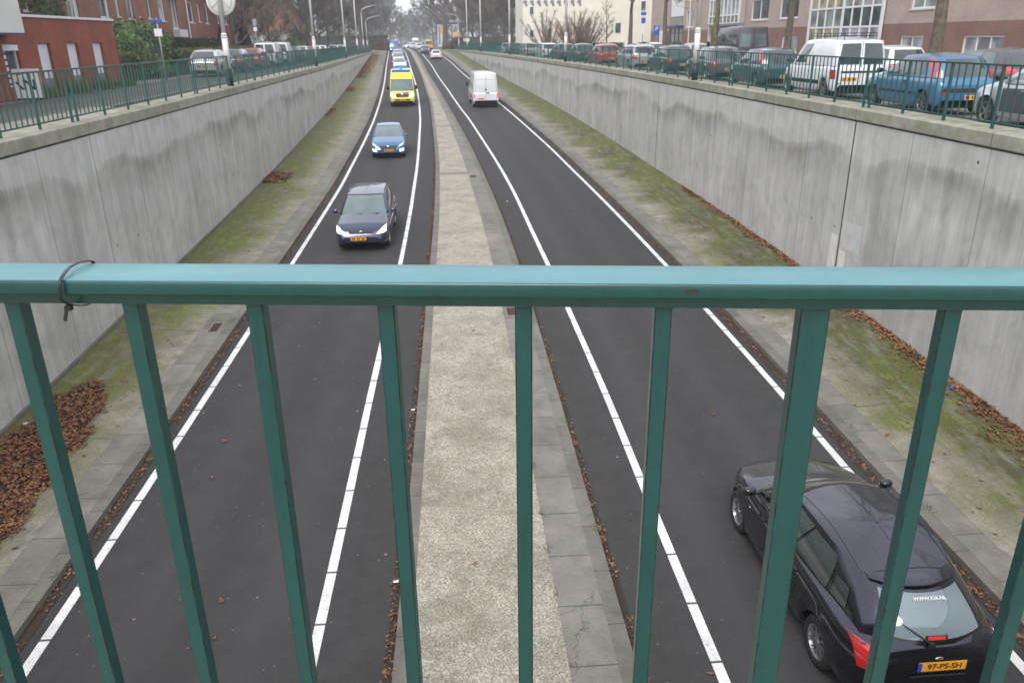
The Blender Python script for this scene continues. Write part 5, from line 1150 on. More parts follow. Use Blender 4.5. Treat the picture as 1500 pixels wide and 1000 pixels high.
def window(root, X, y0, y1, z0, z1, face=1, glass='winglass', nx=2, ny=1, fw=.06, sill=True, depth=.14, name='window', fm='white'):
    """frame with mullions, pane, sill set into an opening; local coordinates of root"""
    xi = X - face * (depth - .05); a, b = sorted((xi - .03, xi + .03))
    mb = MB()
    mb.box(a, b, y0, y0 + fw, z0, z1); mb.box(a, b, y1 - fw, y1, z0, z1); mb.box(a, b, y0 + fw, y1 - fw, z0, z0 + fw); mb.box(a, b, y0 + fw, y1 - fw, z1 - fw, z1)
    for i in range(1, nx):
        yy = y0 + (y1 - y0) * i / nx; mb.box(a + .002, b - .002, yy - fw * .45, yy + fw * .45, z0 + fw, z1 - fw)
    for j in range(1, ny):
        zz = z0 + (z1 - z0) * j / ny; mb.box(a + .004, b - .004, y0 + fw, y1 - fw, zz - fw * .4, zz + fw * .4)
    w = mb.build(name, MT[fm], root)
    g = MB(); xg = X - face * depth; g.box(*sorted((xg - .01 * 1, xg + .012)), y0 + .01, y1 - .01, z0 + .01, z1 - .01); g.build('pane', MT[glass], w)
    if sill:
        s_ = MB(); s_.box(*sorted((X - face * .05, X + face * .06)), y0 - .05, y1 + .05, z0 - .07, z0 - .005); s_.build('sill', MT['white_render'], w)
    return w
# low red brick shop building, left
LB = empty('brick_building', (-15.4, 33, -1.88)); tag(LB, 'low dark red brick building with three tall white doors at far left', 'building')
o = LB.location; zt = .88 + 1.88; X0 = 0.0
doors = [(-1.05 + i * 2.36 - i * .02, -.02 + i * 2.36 - i * .02, .05, 1.86) for i in range(3)]
doors = [(-1.02, -.03, .05, 1.87), (1.32, 2.33, .05, 1.87), (3.70, 4.74, .05, 1.87)]
shop = (-3.5, -2.46, .45, 1.86)
mb = MB(); wall_y(mb, 0, -7, 6.2, -.1, zt, doors + [shop], 1, .18)
q = [(0, 6.2, -.1), (-9, 6.2, -.1), (-9, 6.2, zt), (0, 6.2, zt)]; mb.face(q, [(p[0], p[2]) for p in q])
mb.box(-9, -.2, -7, 6.19, zt - .2, zt - .12); mb.build('wall', MT['brick_red'], LB)
mb = MB(); mb.box(-9, .06, 6.14, 6.26, zt, zt + .09); mb.box(-.1, .06, -3.0, 6.14, zt, zt + .09); mb.build('roof_edge', MT['white_door'], LB)
for d in doors:
    mb = MB(); mb.box(-.16, -.12, d[0] + .02, d[1] - .02, .62, d[3] - .02); dd = mb.build('door', MT['white_door'], LB)
    mb = MB(); mb.box(-.16, -.115, d[0] + .02, d[1] - .02, .10, .62); mb.build('lower_panel', MT['grey_panel'], dd)
    mb = MB(); mb.box(-.16, .05, d[0] - .02, d[1] + .02, -.02, .06); mb.build('doorstep', MT['white_render'], dd)
w = window(LB, 0, shop[0], shop[1], shop[2], shop[3], 1, 'winglass', 1, 1, .05, False, .18)
mb = MB(); mb.box(-.12, .02, shop[0] + .03, shop[1] - .03, shop[3] - .22, shop[3] - .03); mb.build('shutter_box', MT['white_door'], w)
mb = MB()
for k in range(6): mb.box(-.165, -.155, shop[0] + .10, shop[0] + .45, shop[2] + .12 + k * .2, shop[2] + .25 + k * .2)
mb.build('notices', MT['white_door'], w)
# white rendered upper storey overhanging the shop
UB = empty('white_upper_storey', (-14.75, 26, .33)); tag(UB, 'white rendered upper storey overhanging the red brick shop at top left', 'building')
mb = MB(); mb.box(-6, 0, -9, 3.95, 0, 4.2); mb.build('wall', MT['white_render'], UB)
mb = MB(); mb.box(-6.03, .03, -9.03, 3.98, -.06, -.002); mb.build('bottom_trim', MT['blue_trim'], UB)
mb = MB(); mb.tube([(-.3, 4.07, .5), (-.3, 4.07, 4)], .07, 8); mb.build('downpipe', MT['dark'], UB)
# brick apartment row, left
AP = empty('apartment_building', (-20.5, 60, -1.95)); tag(AP, 'long reddish brown brick apartment building with white windows on the left', 'building')
holes = []; specs = []
for k, yb in enumerate((-2.0, 15.5)):
    pass
def apw(px0, px1, z0, z1): return (px0, px1, z0, z1)
wins = []
for base in (-12.5, 4.0, 20.5):
    for fl, z in enumerate((.7, 3.3, 5.9)):
        wins += [(base - 3.4, base - 2.2, z, z + 1.5, 'winglass_curt', 1), (base - 5.6, base - 4.9, z + .1, z + 1.4, 'winglass', 1), (base + 3.2, base + 4.4, z, z + 1.5, 'winglass', 1), (base + 5.6, base + 6.2, z + .1, z + 1.4, 'winglass_curt', 1), (base + 7.4, base + 8.4, z, z + 1.5, 'winglass', 1)]
        wins += [(base - .9, base + .5, z - .5, z + 1.6, 'winglass_pale', 2)]
wins = [w_ for w_ in wins if -30.5 < w_[0] and w_[1] < 25]
wins2 = []
for w_ in wins:
    if not any(abs((w_[0] + w_[1]) / 2 - (u_[0] + u_[1]) / 2) < (w_[1] - w_[0] + u_[1] - u_[0]) / 2 + .1 and abs(w_[2] - u_[2]) < 1.2 for u_ in wins2): wins2.append(w_)
mb = MB(); wall_y(mb, 0, -34, 26, -.2, 8.6, [w_[:4] for w_ in wins2], 1, .16)
for q in ([(0, 26, -.2), (-10, 26, -.2), (-10, 26, 8.6), (0, 26, 8.6)], [(-10, -34, -.2), (0, -34, -.2), (0, -34, 8.6), (-10, -34, 8.6)]): mb.face(q, [(p[0], p[2]) for p in q])
mb.build('wall', MT['brick_apt'], AP)
mb = MB(); mb.box(-10.2, .3, -34.2, 26.2, 8.6, 8.9); mb.build('roof', MT['dark'], AP)
for w_ in wins2: window(AP, 0, w_[0], w_[1], w_[2], w_[3], 1, w_[4], w_[5], 1, .07, True, .16)
for yy in (-21.5, 1.6 - 14.3, -8.5, 6.6): mb = MB(); mb.tube([(.08, yy, 0), (.08, yy, 8.5)], .06, 8); mb.build('downpipe', MT['white'], AP)
for base in (-12.5, 4.0):
    for z in (2.85, 5.45):
        mb = MB(); mb.box(.02, .5, base - 1.1, base + .7, z - .6, z - .1); mb.build('bay_panel', MT['white_render'], AP)
mb = MB(); mb.box(0.01, .8, -27.5, -24.2, 2.95, 3.05)
for k in range(8): mb.box(.7, .8, -27.45 + k * .42, -27.25 + k * .42, 2.8, 2.95)
mb.build('canopy', MT['cream'], AP)
# house with the steep brown roof
HS = empty('house', (-26, 112, -2.1)); tag(HS, 'far house with a steep brown tiled roof and chimney among the trees', 'house')
mb = MB(); mb.box(-5.5, 5.5, 0, 9, -.1, 3.2); mb.build('wall', MT['brick_apt'], HS)
mb = MB(); mb.box(-5.0, 5.0, -.03, -.01, 2.0, 3.15); mb.build('white_band', MT['white_render'], HS)
mb = MB(); a = [(-6.0, -.5, 3.1), (6.0, -.5, 3.1), (2.6, 3.5, 9.6), (-2.6, 3.5, 9.6), (-6, 9.5, 3.1), (6, 9.5, 3.1)]
mb.raw(a, [(0, 1, 2, 3), (1, 5, 2), (5, 4, 3, 2), (4, 0, 3)]); rf = mb.build('roof', MT['roof_tile'], HS)
mb = MB(); mb.box(2.4, 3.3, 3.2, 4.0, 7.5, 10.4); mb.build('chimney', MT['dark'], rf)
for x in (-3.4, -.8, 1.8): window(HS, 0, 0, 0, 0, 0) if False else None
for x in (-3.6, -.6, 2.4):
    mb = MB(); mb.box(x, x + 1.3, -.06, -.04, .9, 2.0); mb.build('window', MT['winglass_pale'], HS)
# brick flats on the right: facade plane x = 26
BX = 26.0; FB = empty('apartment_building', (BX, 60, -1.98)); tag(FB, 'brick flats with beige upper storeys, dark red ground floor and white glazed bays', 'building')
zbn = 2.46
def loc(y): return y - 60
GW = [(37.75, 40.95, .75, 1.80), (47.4, 50.0 - .9, .75, 1.80), (56.2 + 5.4, 64.1, .75, 1.80)]
holes_g, holes_u, items = [], [], []
def addw(y0, y1, z0, z1, g, nx): 
    (holes_g if z1 <= zbn else holes_u).append((loc(y0), loc(y1), z0, z1)); items.append((loc(y0), loc(y1), z0, z1, g, nx))
addw(37.75, 41.0, .62, 1.80, 'winglass_curt', 3); addw(44.6, 47.0, .62, 1.80, 'winglass_curt', 2); addw(61.6, 64.6, .62, 1.80, 'winglass_curt', 2); addw(28.5, 31.7, .62, 1.80, 'winglass_curt', 3)
for z in (3.55, 6.3):
    addw(33.5, 38.6, z, z + 1.4, 'winglass', 4); addw(44.0, 46.4, z - .35, z + 1.2, 'winglass_pale', 2); addw(62.0, 65.6, z - .45, z + 1.2, 'winglass', 2); addw(68.0, 72.0, z - .45, z + 1.2, 'winglass', 2); addw(89.6, 92.4, z - .8, z + 1.0, 'winglass_pale', 2); addw(24, 29, z, z + 1.4, 'winglass', 4)
bay1 = (49.2, 59.6)       # glazed bay, ground to roof
bay2 = (73.5, 82.5)
ent = (93.6, 99.0)
zt = 11.0
for (a_, b_) in ((18, bay1[0]), (bay1[1], ent[0]), (ent[1], 109)):
    mb = MB(); wall_y(mb, 0, loc(a_), loc(b_), -.1, zbn, [h for h in holes_g if loc(a_) < h[0] and h[1] < loc(b_)], -1); mb.build('ground_floor_wall', MT['brick_plinth'], FB)
for (a_, b_, t_) in ((18, bay1[0], zt), (bay1[1], bay2[0], zt), (bay2[0], bay2[1], 2.95), (bay2[1], ent[0], zt), (ent[1], 109, zt)):
    mb = MB(); wall_y(mb, 0, loc(a_), loc(b_), zbn, t_, [h for h in holes_u if loc(a_) < h[0] and h[1] < loc(b_) and t_ > 5], -1); mb.build('upper_wall', MT['brick_beige'], FB)

mb = MB(); mb.box(0.3, 12, loc(18), loc(109), -.1, zt); mb.build('core', MT['brick_beige'], FB)
mb = MB(); mb.box(-.3, 12.2, loc(17.8), loc(109.2), zt, zt + .3); mb.build('roof', MT['dark'], FB)
for it in items: window(FB, 0, it[0], it[1], it[2], it[3], -1, it[4], it[5], 1, .09, True, .14)
def bay(y0, y1, z0, z1, nx, rows, gl, seed, x=-.12, group=4):
    root = FB; mb = MB(); fw = .07; y0, y1 = loc(y0), loc(y1)
    zs = [z0] + rows + [z1]
    for i in range(nx + 1):
        yy = y0 + (y1 - y0) * i / nx; w = fw * (2.1 if i % group == 0 else 1); mb.box(x - .05, x + .03, yy - w, yy + w, z0, z1)
    for k, z in enumerate(zs): mb.box(x - .045, x + .02, y0, y1, z - .06, z + .06)
    f = mb.build('glazed_bay', MT['white'], root); rr = random.Random(seed)
    for j in range(len(zs) - 1):
        for i in range(nx):
            g = MB(); a, b = y0 + (y1 - y0) * i / nx, y0 + (y1 - y0) * (i + 1) / nx; g.box(x, x + .012, a + .03, b - .03, zs[j] + .03, zs[j + 1] - .03)
            if j < 3: g.build('pane', MT[gl[min(j, len(gl) - 1)][(i // 4) % len(gl[min(j, len(gl) - 1)])]], f)
            else: g.build('pane', MT['winglass'], f)
    mb = MB(); mb.box(x + .02, .3, y0, y1, z0 - .1, z1); mb.build('bay_side', MT['brick_beige'], root)
bay(49.25, 59.5, 0.0, zt - .2, 8, [2.35, 3.55, 4.9, 6.4, 7.7, 9.2], [('winglass_curt', 'winglass_blind'), ('winglass', 'winglass_pale'), ('winglass_pale', 'winglass_blind')], 3)
bay(73.7, 82.4, 2.95, zt - .2, 8, [3.65, 5.1, 5.9, 7.6, 8.4], [('winglass', 'winglass'), ('winglass_pale', 'winglass_pale'), ('winglass', 'winglass')], 4, x=-.5)
mb = MB(); mb.box(-.55, 0.28, loc(73.6), loc(82.5), 2.75, 2.94); mb.build('bay_floor', MT['grey_panel'], FB)
# entrance bay: white panel, blue canopy, dark door
y0, y1 = loc(ent[0]), loc(ent[1])
mb = MB(); mb.box(-.02, .3, y0, y1, 4.0, 6.4); mb.box(-.02, .3, y0, y1, 7.6, zt - .1); mb.build('white_panel', MT['white'], FB)
mb = MB(); mb.box(.02, .3, y0, y1, 3.0, 4.0); mb.box(.02, .3, y0, y1, 6.4, 7.6); mb.build('dark_glazing', MT['winglass'], FB)
mb = MB(); mb.box(-.9, .3, y0 - .3, y1 + .3, 2.72, 3.0); mb.build('blue_canopy', MT['blue_trim'], FB)
mb = MB(); mb.box(.04, .3, y0, y1, 0, 2.72); dr = mb.build('door', MT['winglass'], FB)
mb = MB()
for yy in (y0 + .05, y0 + 1.7, y0 + 3.4, y1 - .1): mb.box(-.03, .05, yy, yy + .1, 0, 2.7)
mb.box(-.03, .05, y0, y1, 2.15, 2.25); mb.build('door_frame', MT['grey_panel'], dr)
mb = MB(); mb.box(-.30, -.02, loc(bay2[1]) + .4, loc(bay2[1]) + .6, 0, zt) ; mb.build('downpipe', MT['white'], FB)
mb = MB(); mb.box(-.1, -.02, loc(90.9) - 0, loc(90.9) + .12, 0, zt); mb.build('downpipe', MT['white'], FB)
ws_ = MB(); ws_.box(-.08, -.02, loc(102.0), loc(104.0), 1.1, 2.5); tag(ws_.build('wall_sign', MT['white'], None, loc=(BX, 60, -1.98)), 'white notice board on the brick wall right of the bare tree', 'sign')
# cream building
CB = empty('cream_building', (9.8, 118, -2.2)); tag(CB, 'tall cream rendered building with small dark windows beyond the parked cars', 'building')
mb = MB(); mb.box(0, 22, 0, 14, -.1, 22); mb.build('wall', MT['cream'], CB)
mb = MB(); mb.box(-.1, 22.1, -.1, 14.1, 22, 22.4); mb.build('roof', MT['dark'], CB)
for (x, z, w, h) in ((1.0, 2.2, .5, .9), (1.0, 5.2, .5, .9), (1.0, 8.4, .5, .9), (13.2, 2.6, .75, 1.3), (8.2, 7.2, 2.4, 1.3), (16.8, 5.5, .6, 1.2), (13.2, 8.6, .75, 1.3)):
    mb = MB(); mb.box(x - .08, x + w + .08, -.05, -.002, z - .08, z + h + .08); f = mb.build('window', MT['white'], CB)
    mb = MB(); mb.box(x, x + w, -.07, -.052, z, z + h); mb.build('pane', MT['winglass'], f)
mb = MB()
for i in range(9): mb.box(.1 + i * .95, .55 + i * .95, -.14, -.001, 6.6, 6.95); mb.box(.35 + i * .95, .62 + i * .95, -.10, -.001, 6.25, 6.5)
mb.build('brick_dentils', MT['grey_panel'], CB)
# distant grey blocks seen between the far trees
for (x, y, w, h, m, l) in ((12, 262, 34, 6.5, 'curtain', 'pale far building with vertical stripes behind the right-hand trees'), (-48, 190, 20, 8, 'brick_apt', 'dim far brick building behind the left-hand trees')):
    b = empty('far_building', (x, y, -2.5)); tag(b, l, 'building')
    mb = MB(); mb.box(-w / 2, w / 2, 0, 12, -.1, h); mb.build('wall', MT[m], b)
    mb = MB(); mb.box(-w / 2 - .2, w / 2 + .2, -.2, 12.2, h, h + .5); mb.build('roof', MT['dark'], b)
    mb = MB(); n_ = int(w / 1.3)
    for i in range(n_): mb.box(-w / 2 + .3 + i * 1.3, -w / 2 + .8 + i * 1.3, -.06, -.003, .6, h - .5)
    mb.build('window_strip', MT['grey_panel'], b)

# ------------------------------------------------------------------ vegetation
def rvec(r): 
    while True:
        v = Vector((r.uniform(-1, 1), r.uniform(-1, 1), r.uniform(-1, 1)))
        if .05 < v.length < 1: return v.normalized()
def bare_tree(seed, h, tr, clear, spread, nb=7, levels=3, twl=.55, twn=7, tww=.016, up=.35, lean=0.0):
    """returns (trunk MB, crown MB); clear = height of the lowest limb as a fraction"""
    r = random.Random(seed); T, C_ = MB(), MB(); pts = []; rad = []
    n = 9; x = y = 0.0
    for i in range(n):
        t = i / (n - 1); x += r.uniform(-1, 1) * h * .008 + lean * h * .01; y += r.uniform(-1, 1) * h * .008
        pts.append(Vector((x, y, h * .88 * t))); rad.append(tr * (1.25 if i == 0 else 1) * (1 - t) ** .8 + .02)
    T.tube(pts, rad, 10)
    def at(t):
        f = t * (n - 1); i = min(int(f), n - 2); return pts[i].lerp(pts[i + 1], f - i), rad[i] + (rad[i + 1] - rad[i]) * (f - i)
    def grow(p, d, ln, rd, lv):
        q = [p]; rr = [rd]; dd = d.copy(); k = 4 if lv < levels else 3
        for i in range(k):
            dd = (dd + rvec(r) * .22 + Vector((0, 0, up * .25))).normalized(); q.append(q[-1] + dd * ln / k); rr.append(rd * (1 - .75 * (i + 1) / k))
        C_.tube(q, rr, 6 if lv == 1 else 4, cap=False)
        if lv >= levels:
            for _ in range(twn):
                a = q[0].lerp(q[-1], r.uniform(.15, 1)); w = (dd + rvec(r) * .8 + Vector((0, 0, .25))).normalized(); e = a + w * twl * r.uniform(.5, 1.2); s_ = w.cross(rvec(r)).normalized() * tww
                m_ = a.lerp(e, .55) + rvec(r) * .06 * twl
                C_.face([a - s_, a + s_, m_ + s_ * .5, m_ - s_ * .5]); C_.face([m_ - s_ * .5, m_ + s_ * .5, e])
            return
        m = r.randint(4, 5)
        for i in range(m):
            t = .3 + .7 * (i + r.random()) / m; f = t * k; j = min(int(f), k - 1); b = q[j].lerp(q[j + 1], f - j)
            grow(b, (dd + rvec(r) * .75).normalized(), ln * r.uniform(.45, .65), max(.012, rr[j] * .6), lv + 1)
    for i in range(nb):
        t = clear + (1 - clear) * (i + r.random() * .7) / nb; p, rd = at(min(t, .98)); a = 2.4 * i + r.random()
        el = .35 + .9 * (t - clear) / (1 - clear)
        d = Vector((math.cos(a) * math.cos(el), math.sin(a) * math.cos(el), math.sin(el)))
        grow(p, d, spread * (1.15 - .5 * (t - clear) / (1 - clear)) * r.uniform(.8, 1.1), rd * .55, 1)
    return T, C_
TREE_LIB = {}
def tree(kind, x, y, z, label, group=None, sc=1.0, rz=None, twig='twig_brown', bark='bark', name='bare_tree'):
    lib = dict(street=(11, 9.5, .17, .46, 2.6, 9, 3, .6, 8, .012), streetb=(23, 10, .20, .52, 2.6, 9, 3, .6, 8, .012), big=(31, 18, .62, .30, 6.5, 15, 3, 1.7, 34, .034), wideA=(5, 13, .22, .16, 4.2, 16, 3, 1.25, 30, .022), wideB=(17, 14, .22, .12, 4.0, 17, 3, 1.3, 30, .022), wideC=(29, 12, .19, .10, 3.7, 16, 3, 1.2, 30, .021),
               sapling=(41, 4.4, .055, .38, 1.0, 11, 2, .32, 12, .007), forked=(47, 9, .20, .45, 2.8, 8, 3, .6, 8, .012))
    key = (kind, twig, bark)
    if key not in TREE_LIB:
        T, C_ = bare_tree(*lib[kind]); root = empty(name, (x, y, z), 0)
        a = T.build('trunk', MT[bark], root, True); b = C_.build('crown', MT[twig], root); TREE_LIB[key] = (a, b)
    else:
        root = empty(name, (x, y, z), 0); a0, b0 = TREE_LIB[key]
        for o0 in (a0, b0): o1 = o0.copy(); COL.objects.link(o1); o1.parent = root
    root.scale = (sc, sc, sc); root.rotation_euler[2] = rz if rz is not None else (x * 3.7 + y * 1.3) % 6.28
    tag(root, label, 'tree', group); return root
GT = 'street trees in front of the brick flats'
tree('streetb', 14.7, 24.6, -1.98, 'thick grey brown street tree trunk by the dark red wall, behind the sky blue car', GT, sc=1.0)
tree('street', 14.9, 36.2, -1.98, 'slim street tree left of the tall glazed bay, behind the small white panel van', GT)
tree('street', 14.9, 46.6, -1.98, 'mossy street tree behind the grey minibus', GT, bark='bark_moss')
tree('street', 15.0, 58.8, -1.98, 'street tree left of the blue entrance canopy', GT)
tree('forked', 15.2, 71.0, -1.98, 'forked bare tree in front of the cream building', GT)
tree('sapling', 14.3, 77.5, -1.98, 'small young bare tree in front of the cream building', None, twig='twig_grey', sc=1.12)
FT = 'bare trees around the far end of the road'
def xp(px, Y): return Y * .000822 * (px - 664)
far = [('wideA', 690, 172, 'right of the big tree, nearest to it'), ('wideB', 706, 158, 'second right of the big tree'), ('wideC', 721, 186, 'third right of the big tree, set back'), ('wideA', 736, 152, 'left of the third right-hand lamp post'), ('wideB', 750, 166, 'close to the left edge of the cream building'), ('wideC', 676, 232, 'behind the big tree on the right'),
       ('wideB', 634, 300, 'in the far row just right of the sky gap'), ('wideA', 622, 360, 'small in the haze right of the sky gap'), ('wideC', 604, 420, 'lowest, in the middle of the sky gap'), ('wideA', 588, 400, 'low in the left side of the sky gap'), ('wideB', 612, 440, 'low in the haze under the sky gap'), ('wideB', 573, 330, 'just left of the sky gap'), ('wideA', 558, 262, 'above the left end hedge'),
       ('wideB', 546, 214, 'behind the last left lamp posts'), ('wideC', 530, 186, 'between two left lamp posts with curved arms'), ('wideA', 514, 168, 'right of the third left lamp post'), ('wideB', 498, 150, 'behind the third left lamp post'), ('wideC', 482, 136, 'between the second and third left lamp posts'), ('wideB', 466, 122, 'behind the second left lamp post'), ('wideA', 450, 128, 'right of the brown roofed house')]
for i, (k, px, Y, l) in enumerate(far):
    tree(k, xp(px, Y), Y, -2.5 if Y > 180 else ZSL(Y) - .1, 'bare winter tree ' + l, FT, sc=1.0 + .12 * ((i * 7) % 3) - (.12 if 585 < px < 618 else 0) , twig='twig_grey' if i % 3 else 'twig_brown')
for px, Y, k, l in ((596, 470, 'wideC', 'dim and farthest on the left of the gap'), (640, 380, 'wideA', 'behind the big tree, left side'), (560, 330, 'wideC', 'dim behind the left hedge'), (700, 240, 'wideA', 'dim between the far right trunks'), (540, 300, 'wideA', 'dim behind the curved lamp arms'), (655, 300, 'wideB', 'dim straight behind the big tree'), (728, 230, 'wideB', 'dim behind the right-hand row')):
    tree(k, xp(px, Y), Y, -2.5, 'bare winter tree ' + l, FT, sc=1.05, twig='twig_grey')
tree('big', xp(650, 192), 192, -2.5, 'big bare tree with a thick trunk behind the right end hedge', None)
GLt = 'bare trees behind the left parked cars'
tree('wideA', -19.2, 74, -1.95, 'bushy bare tree beside the brick apartments, just behind the round disc', GLt, sc=.78)
tree('wideC', -21.0, 84, -2.0, 'bushy bare tree behind the left parked cars, second from the round disc', GLt, sc=.9)
tree('wideB', -20.5, 95, -2.0, 'bushy bare tree before the brown roofed house', GLt, sc=.72)
tree('wideA', -26.0, 98, -2.0, 'bare tree left of the brown roofed house, set back', GLt, sc=1.1, twig='twig_grey')
tree('wideB', -22.5, 118, -2.1, 'dark bare tree right of the brown roof', GLt, sc=1.0, twig='twig_grey')
tree('wideC', -19.5, 112, -2.1, 'dark bare tree beyond the left street, near the second lamp post', GLt, sc=1.0, twig='twig_grey')
wd = MB(); r_ = random.Random(12)
for _ in range(34000):
    x = r_.uniform(-190, 150); y = 480 + r_.uniform(-14, 40); px = 664 + x / (y * .000822); top = 15.5 + 2.2 * math.sin(x * .13) + 1.5 * math.sin(x * .41 + 1); top -= 4.5 * math.exp(-((px - 606) / 14)**2)
    z = -2.5 + (top + 2.5) * (r_.random() ** .8); d = (rvec(r_) + Vector((0, 0, .8))).normalized(); s_ = d.cross(Vector((0, 1, 0))).normalized() * r_.uniform(.08, .2); L_ = r_.uniform(1.2, 3.2)
    if _ % 3 == 0: z = -2.5 + r_.random() * 5.0
    p = Vector((x, y, z)); wd.face([p - s_, p + s_, p + d * L_])
tag(wd.build('distant_wood', MT['twig_grey']), 'hazy distant wood closing the view behind the road', 'wood', None, 'stuff')
# leafy and twiggy shrubs
def leaf_cloud(mb, n, shape, size, r, aniso=.55):
    for _ in range(n):
        p, nrm = shape(r); d = (nrm + rvec(r) * .9).normalized(); a = d.cross(rvec(r)).normalized(); b_ = d.cross(a); s = size * r.uniform(.6, 1.3)
        mb.face([p - a * s * .5, p + b_ * s * aniso * .5, p + a * s * .5, p - b_ * s * aniso * .5])
def shrub(name, label, cat, loc, size, n, leaf, mat, seed, kind='dome', group=None, core=.82, nz=.16, rz=0):
    """size = half extents; dome, box hedge or cone"""
    root = empty(name, loc, rz); tag(root, label, cat, group); r = random.Random(seed); sx, sy, sz = size
    ph = [r.uniform(0, 6.3) for _ in range(6)]
    def lump(u, v): return 1 + nz * (math.sin(3 * u + ph[0]) * math.cos(2.3 * v + ph[1]) + .6 * math.sin(6.1 * u + ph[2] + 3 * v) + .4 * math.sin(11 * v + ph[3]))
    def dome(r):
        d = rvec(r); d.z = abs(d.z) if r.random() < .9 else d.z * .5; k = lump(math.atan2(d.y, d.x), d.z * 2) * r.uniform(.74, 1.04)
        return Vector((d.x * sx * k, d.y * sy * k, max(0.02, sz * .12 + d.z * sz * k * .95))), d
    def boxs(r):
        f = r.random(); u, v = r.uniform(-1, 1), r.uniform(-1, 1); ay, ax_, at_ = sy * sz, sx * sz, sx * sy * 2
        tot = 2 * ay + 2 * ax_ + at_; f *= tot
        k = r.uniform(.86, 1.03)
        if f < 2 * ay: sgn = 1 if f < ay else -1; p = Vector((sgn * sx * k, u * sy, (v + 1) * sz / 2)); d = Vector((sgn, 0, 0))
        elif f < 2 * ay + 2 * ax_: sgn = 1 if f < 2 * ay + ax_ else -1; p = Vector((u * sx, sgn * sy * (1 - (1 - k) * sx / max(sy, .1)), (v + 1) * sz / 2)); d = Vector((0, sgn, 0))
        else: p = Vector((u * sx, v * sy, sz * k)); d = Vector((0, 0, 1))
        p.z = min(p.z, sz * 1.02) + .04 * math.sin(p.y * 1.7 + ph[0]); return p, d
    def cone(r):
        t = r.random() ** 1.4; a = r.uniform(0, 6.283); k = (1 - t) * r.uniform(.75, 1.05) + .04; return Vector((math.cos(a) * sx * k, math.sin(a) * sy * k, .1 + t * sz)), Vector((math.cos(a), math.sin(a), .4))
    fn = dict(dome=dome, box=boxs, cone=cone)[kind]
    mb = MB(); leaf_cloud(mb, n, fn, leaf, r); mb.build('foliage', MT[mat], root)
    c = MB()
    if kind == 'box': c.box(-sx * .86, sx * .86, -sy * .98, sy * .98, 0, sz * .88)
    elif kind == 'cone': c.lathe([(sx * .7, 0.1), (sx * .45, sz * .4), (.03, sz * .9)], n=10)
    else: c.lathe([(.001 + .5, 0), (.80, .25), (.74, .55), (.5, .75), (.001, .84)], n=14); c.v = [(x * sx, y * sy, z * sz) for x, y, z in c.v]
    c.build('stems', MT['conifer'] if mat != 'hedge_brown' else MT['litter'], root); return root
shrub('hedge', 'brownish green clipped hedge along the left street in front of the brick apartments', 'hedge', (-17.3, 60.5, -1.93), (.6, 19.5, 1.48), 17000, .12, 'hedge_green', 3, 'box')
shrub('shrub', 'big glossy green shrub behind the street name sign', 'shrub', (-17.9, 48.0, -1.93), (1.7, 4.6, 2.7), 12000, .20, 'laurel', 4)
shrub('shrub', 'clipped dark green shrub in front of the brick apartments, right of the big green shrub', 'shrub', (-18.9, 61.5, -1.93), (1.2, 4.4, 2.05), 6000, .14, 'conifer', 5, 'box')
shrub('conifer', 'narrow dark green cone-shaped conifer among the bare trees', 'tree', (-19.0, 77.4, -1.95), (1.1, 1.1, 3.5), 3500, .16, 'conifer', 6, 'cone')
shrub('conifer', 'second dark conifer, left of the cone-shaped one', 'tree', (-19.6, 72.0, -1.95), (.8, .8, 2.9), 2500, .16, 'conifer', 7, 'cone')
shrub('shrub', 'round dark clipped shrub right of the far brown roofed house', 'shrub', (-19.6, 106, -1.2), (1.3, 1.3, 2.0), 2500, .16, 'conifer', 8)
shrub('shrub', 'bright green shrub beyond the white vans on the left street', 'shrub', (-18.4, 96, -2.0), (2.0, 3, 1.9), 4000, .16, 'laurel', 9)
shrub('shrub', 'low green shrub beyond the second left lamp post', 'shrub', (-18.6, 108, -2.0), (2.0, 3, 1.6), 3000, .16, 'hedge_green', 10)
shrub('hedge', 'rounded brown hedge at the left end of the sunken road', 'hedge', (-16.0, 186, -2.5), (2.9, 1.6, 2.2), 5000, .22, 'hedge_brown', 11, group='brown hedges at the road end')
shrub('hedge', 'rounded brown hedge under the big tree at the right end of the sunken road', 'hedge', (.7, 180, -2.5), (2.2, 1.8, 2.5), 5000, .22, 'hedge_brown', 12, group='brown hedges at the road end')
shrub('hedge', 'long low brown and green hedge in front of the right-hand bare trees', 'hedge', (10.0, 138, -2.25), (5.0, .8, 1.7), 6000, .2, 'hedge_green', 13, 'box')
shrub('hedge', 'dark low hedge at the foot of the cream building', 'hedge', (19.0, 100, -2.1), (6.5, .5, 1.3), 5000, .16, 'conifer', 14, 'box')
shrub('hedge', 'long dark hedge behind the trees at the left of the road end', 'hedge', (-30, 215, -2.5), (13, 1.2, 3.2), 7000, .4, 'conifer', 15, 'box')
shrub('hedge', 'long dark hedge behind the trees at the right of the road end', 'hedge', (15, 225, -2.5), (13, 1.2, 2.6), 7000, .4, 'hedge_green', 16, 'box')
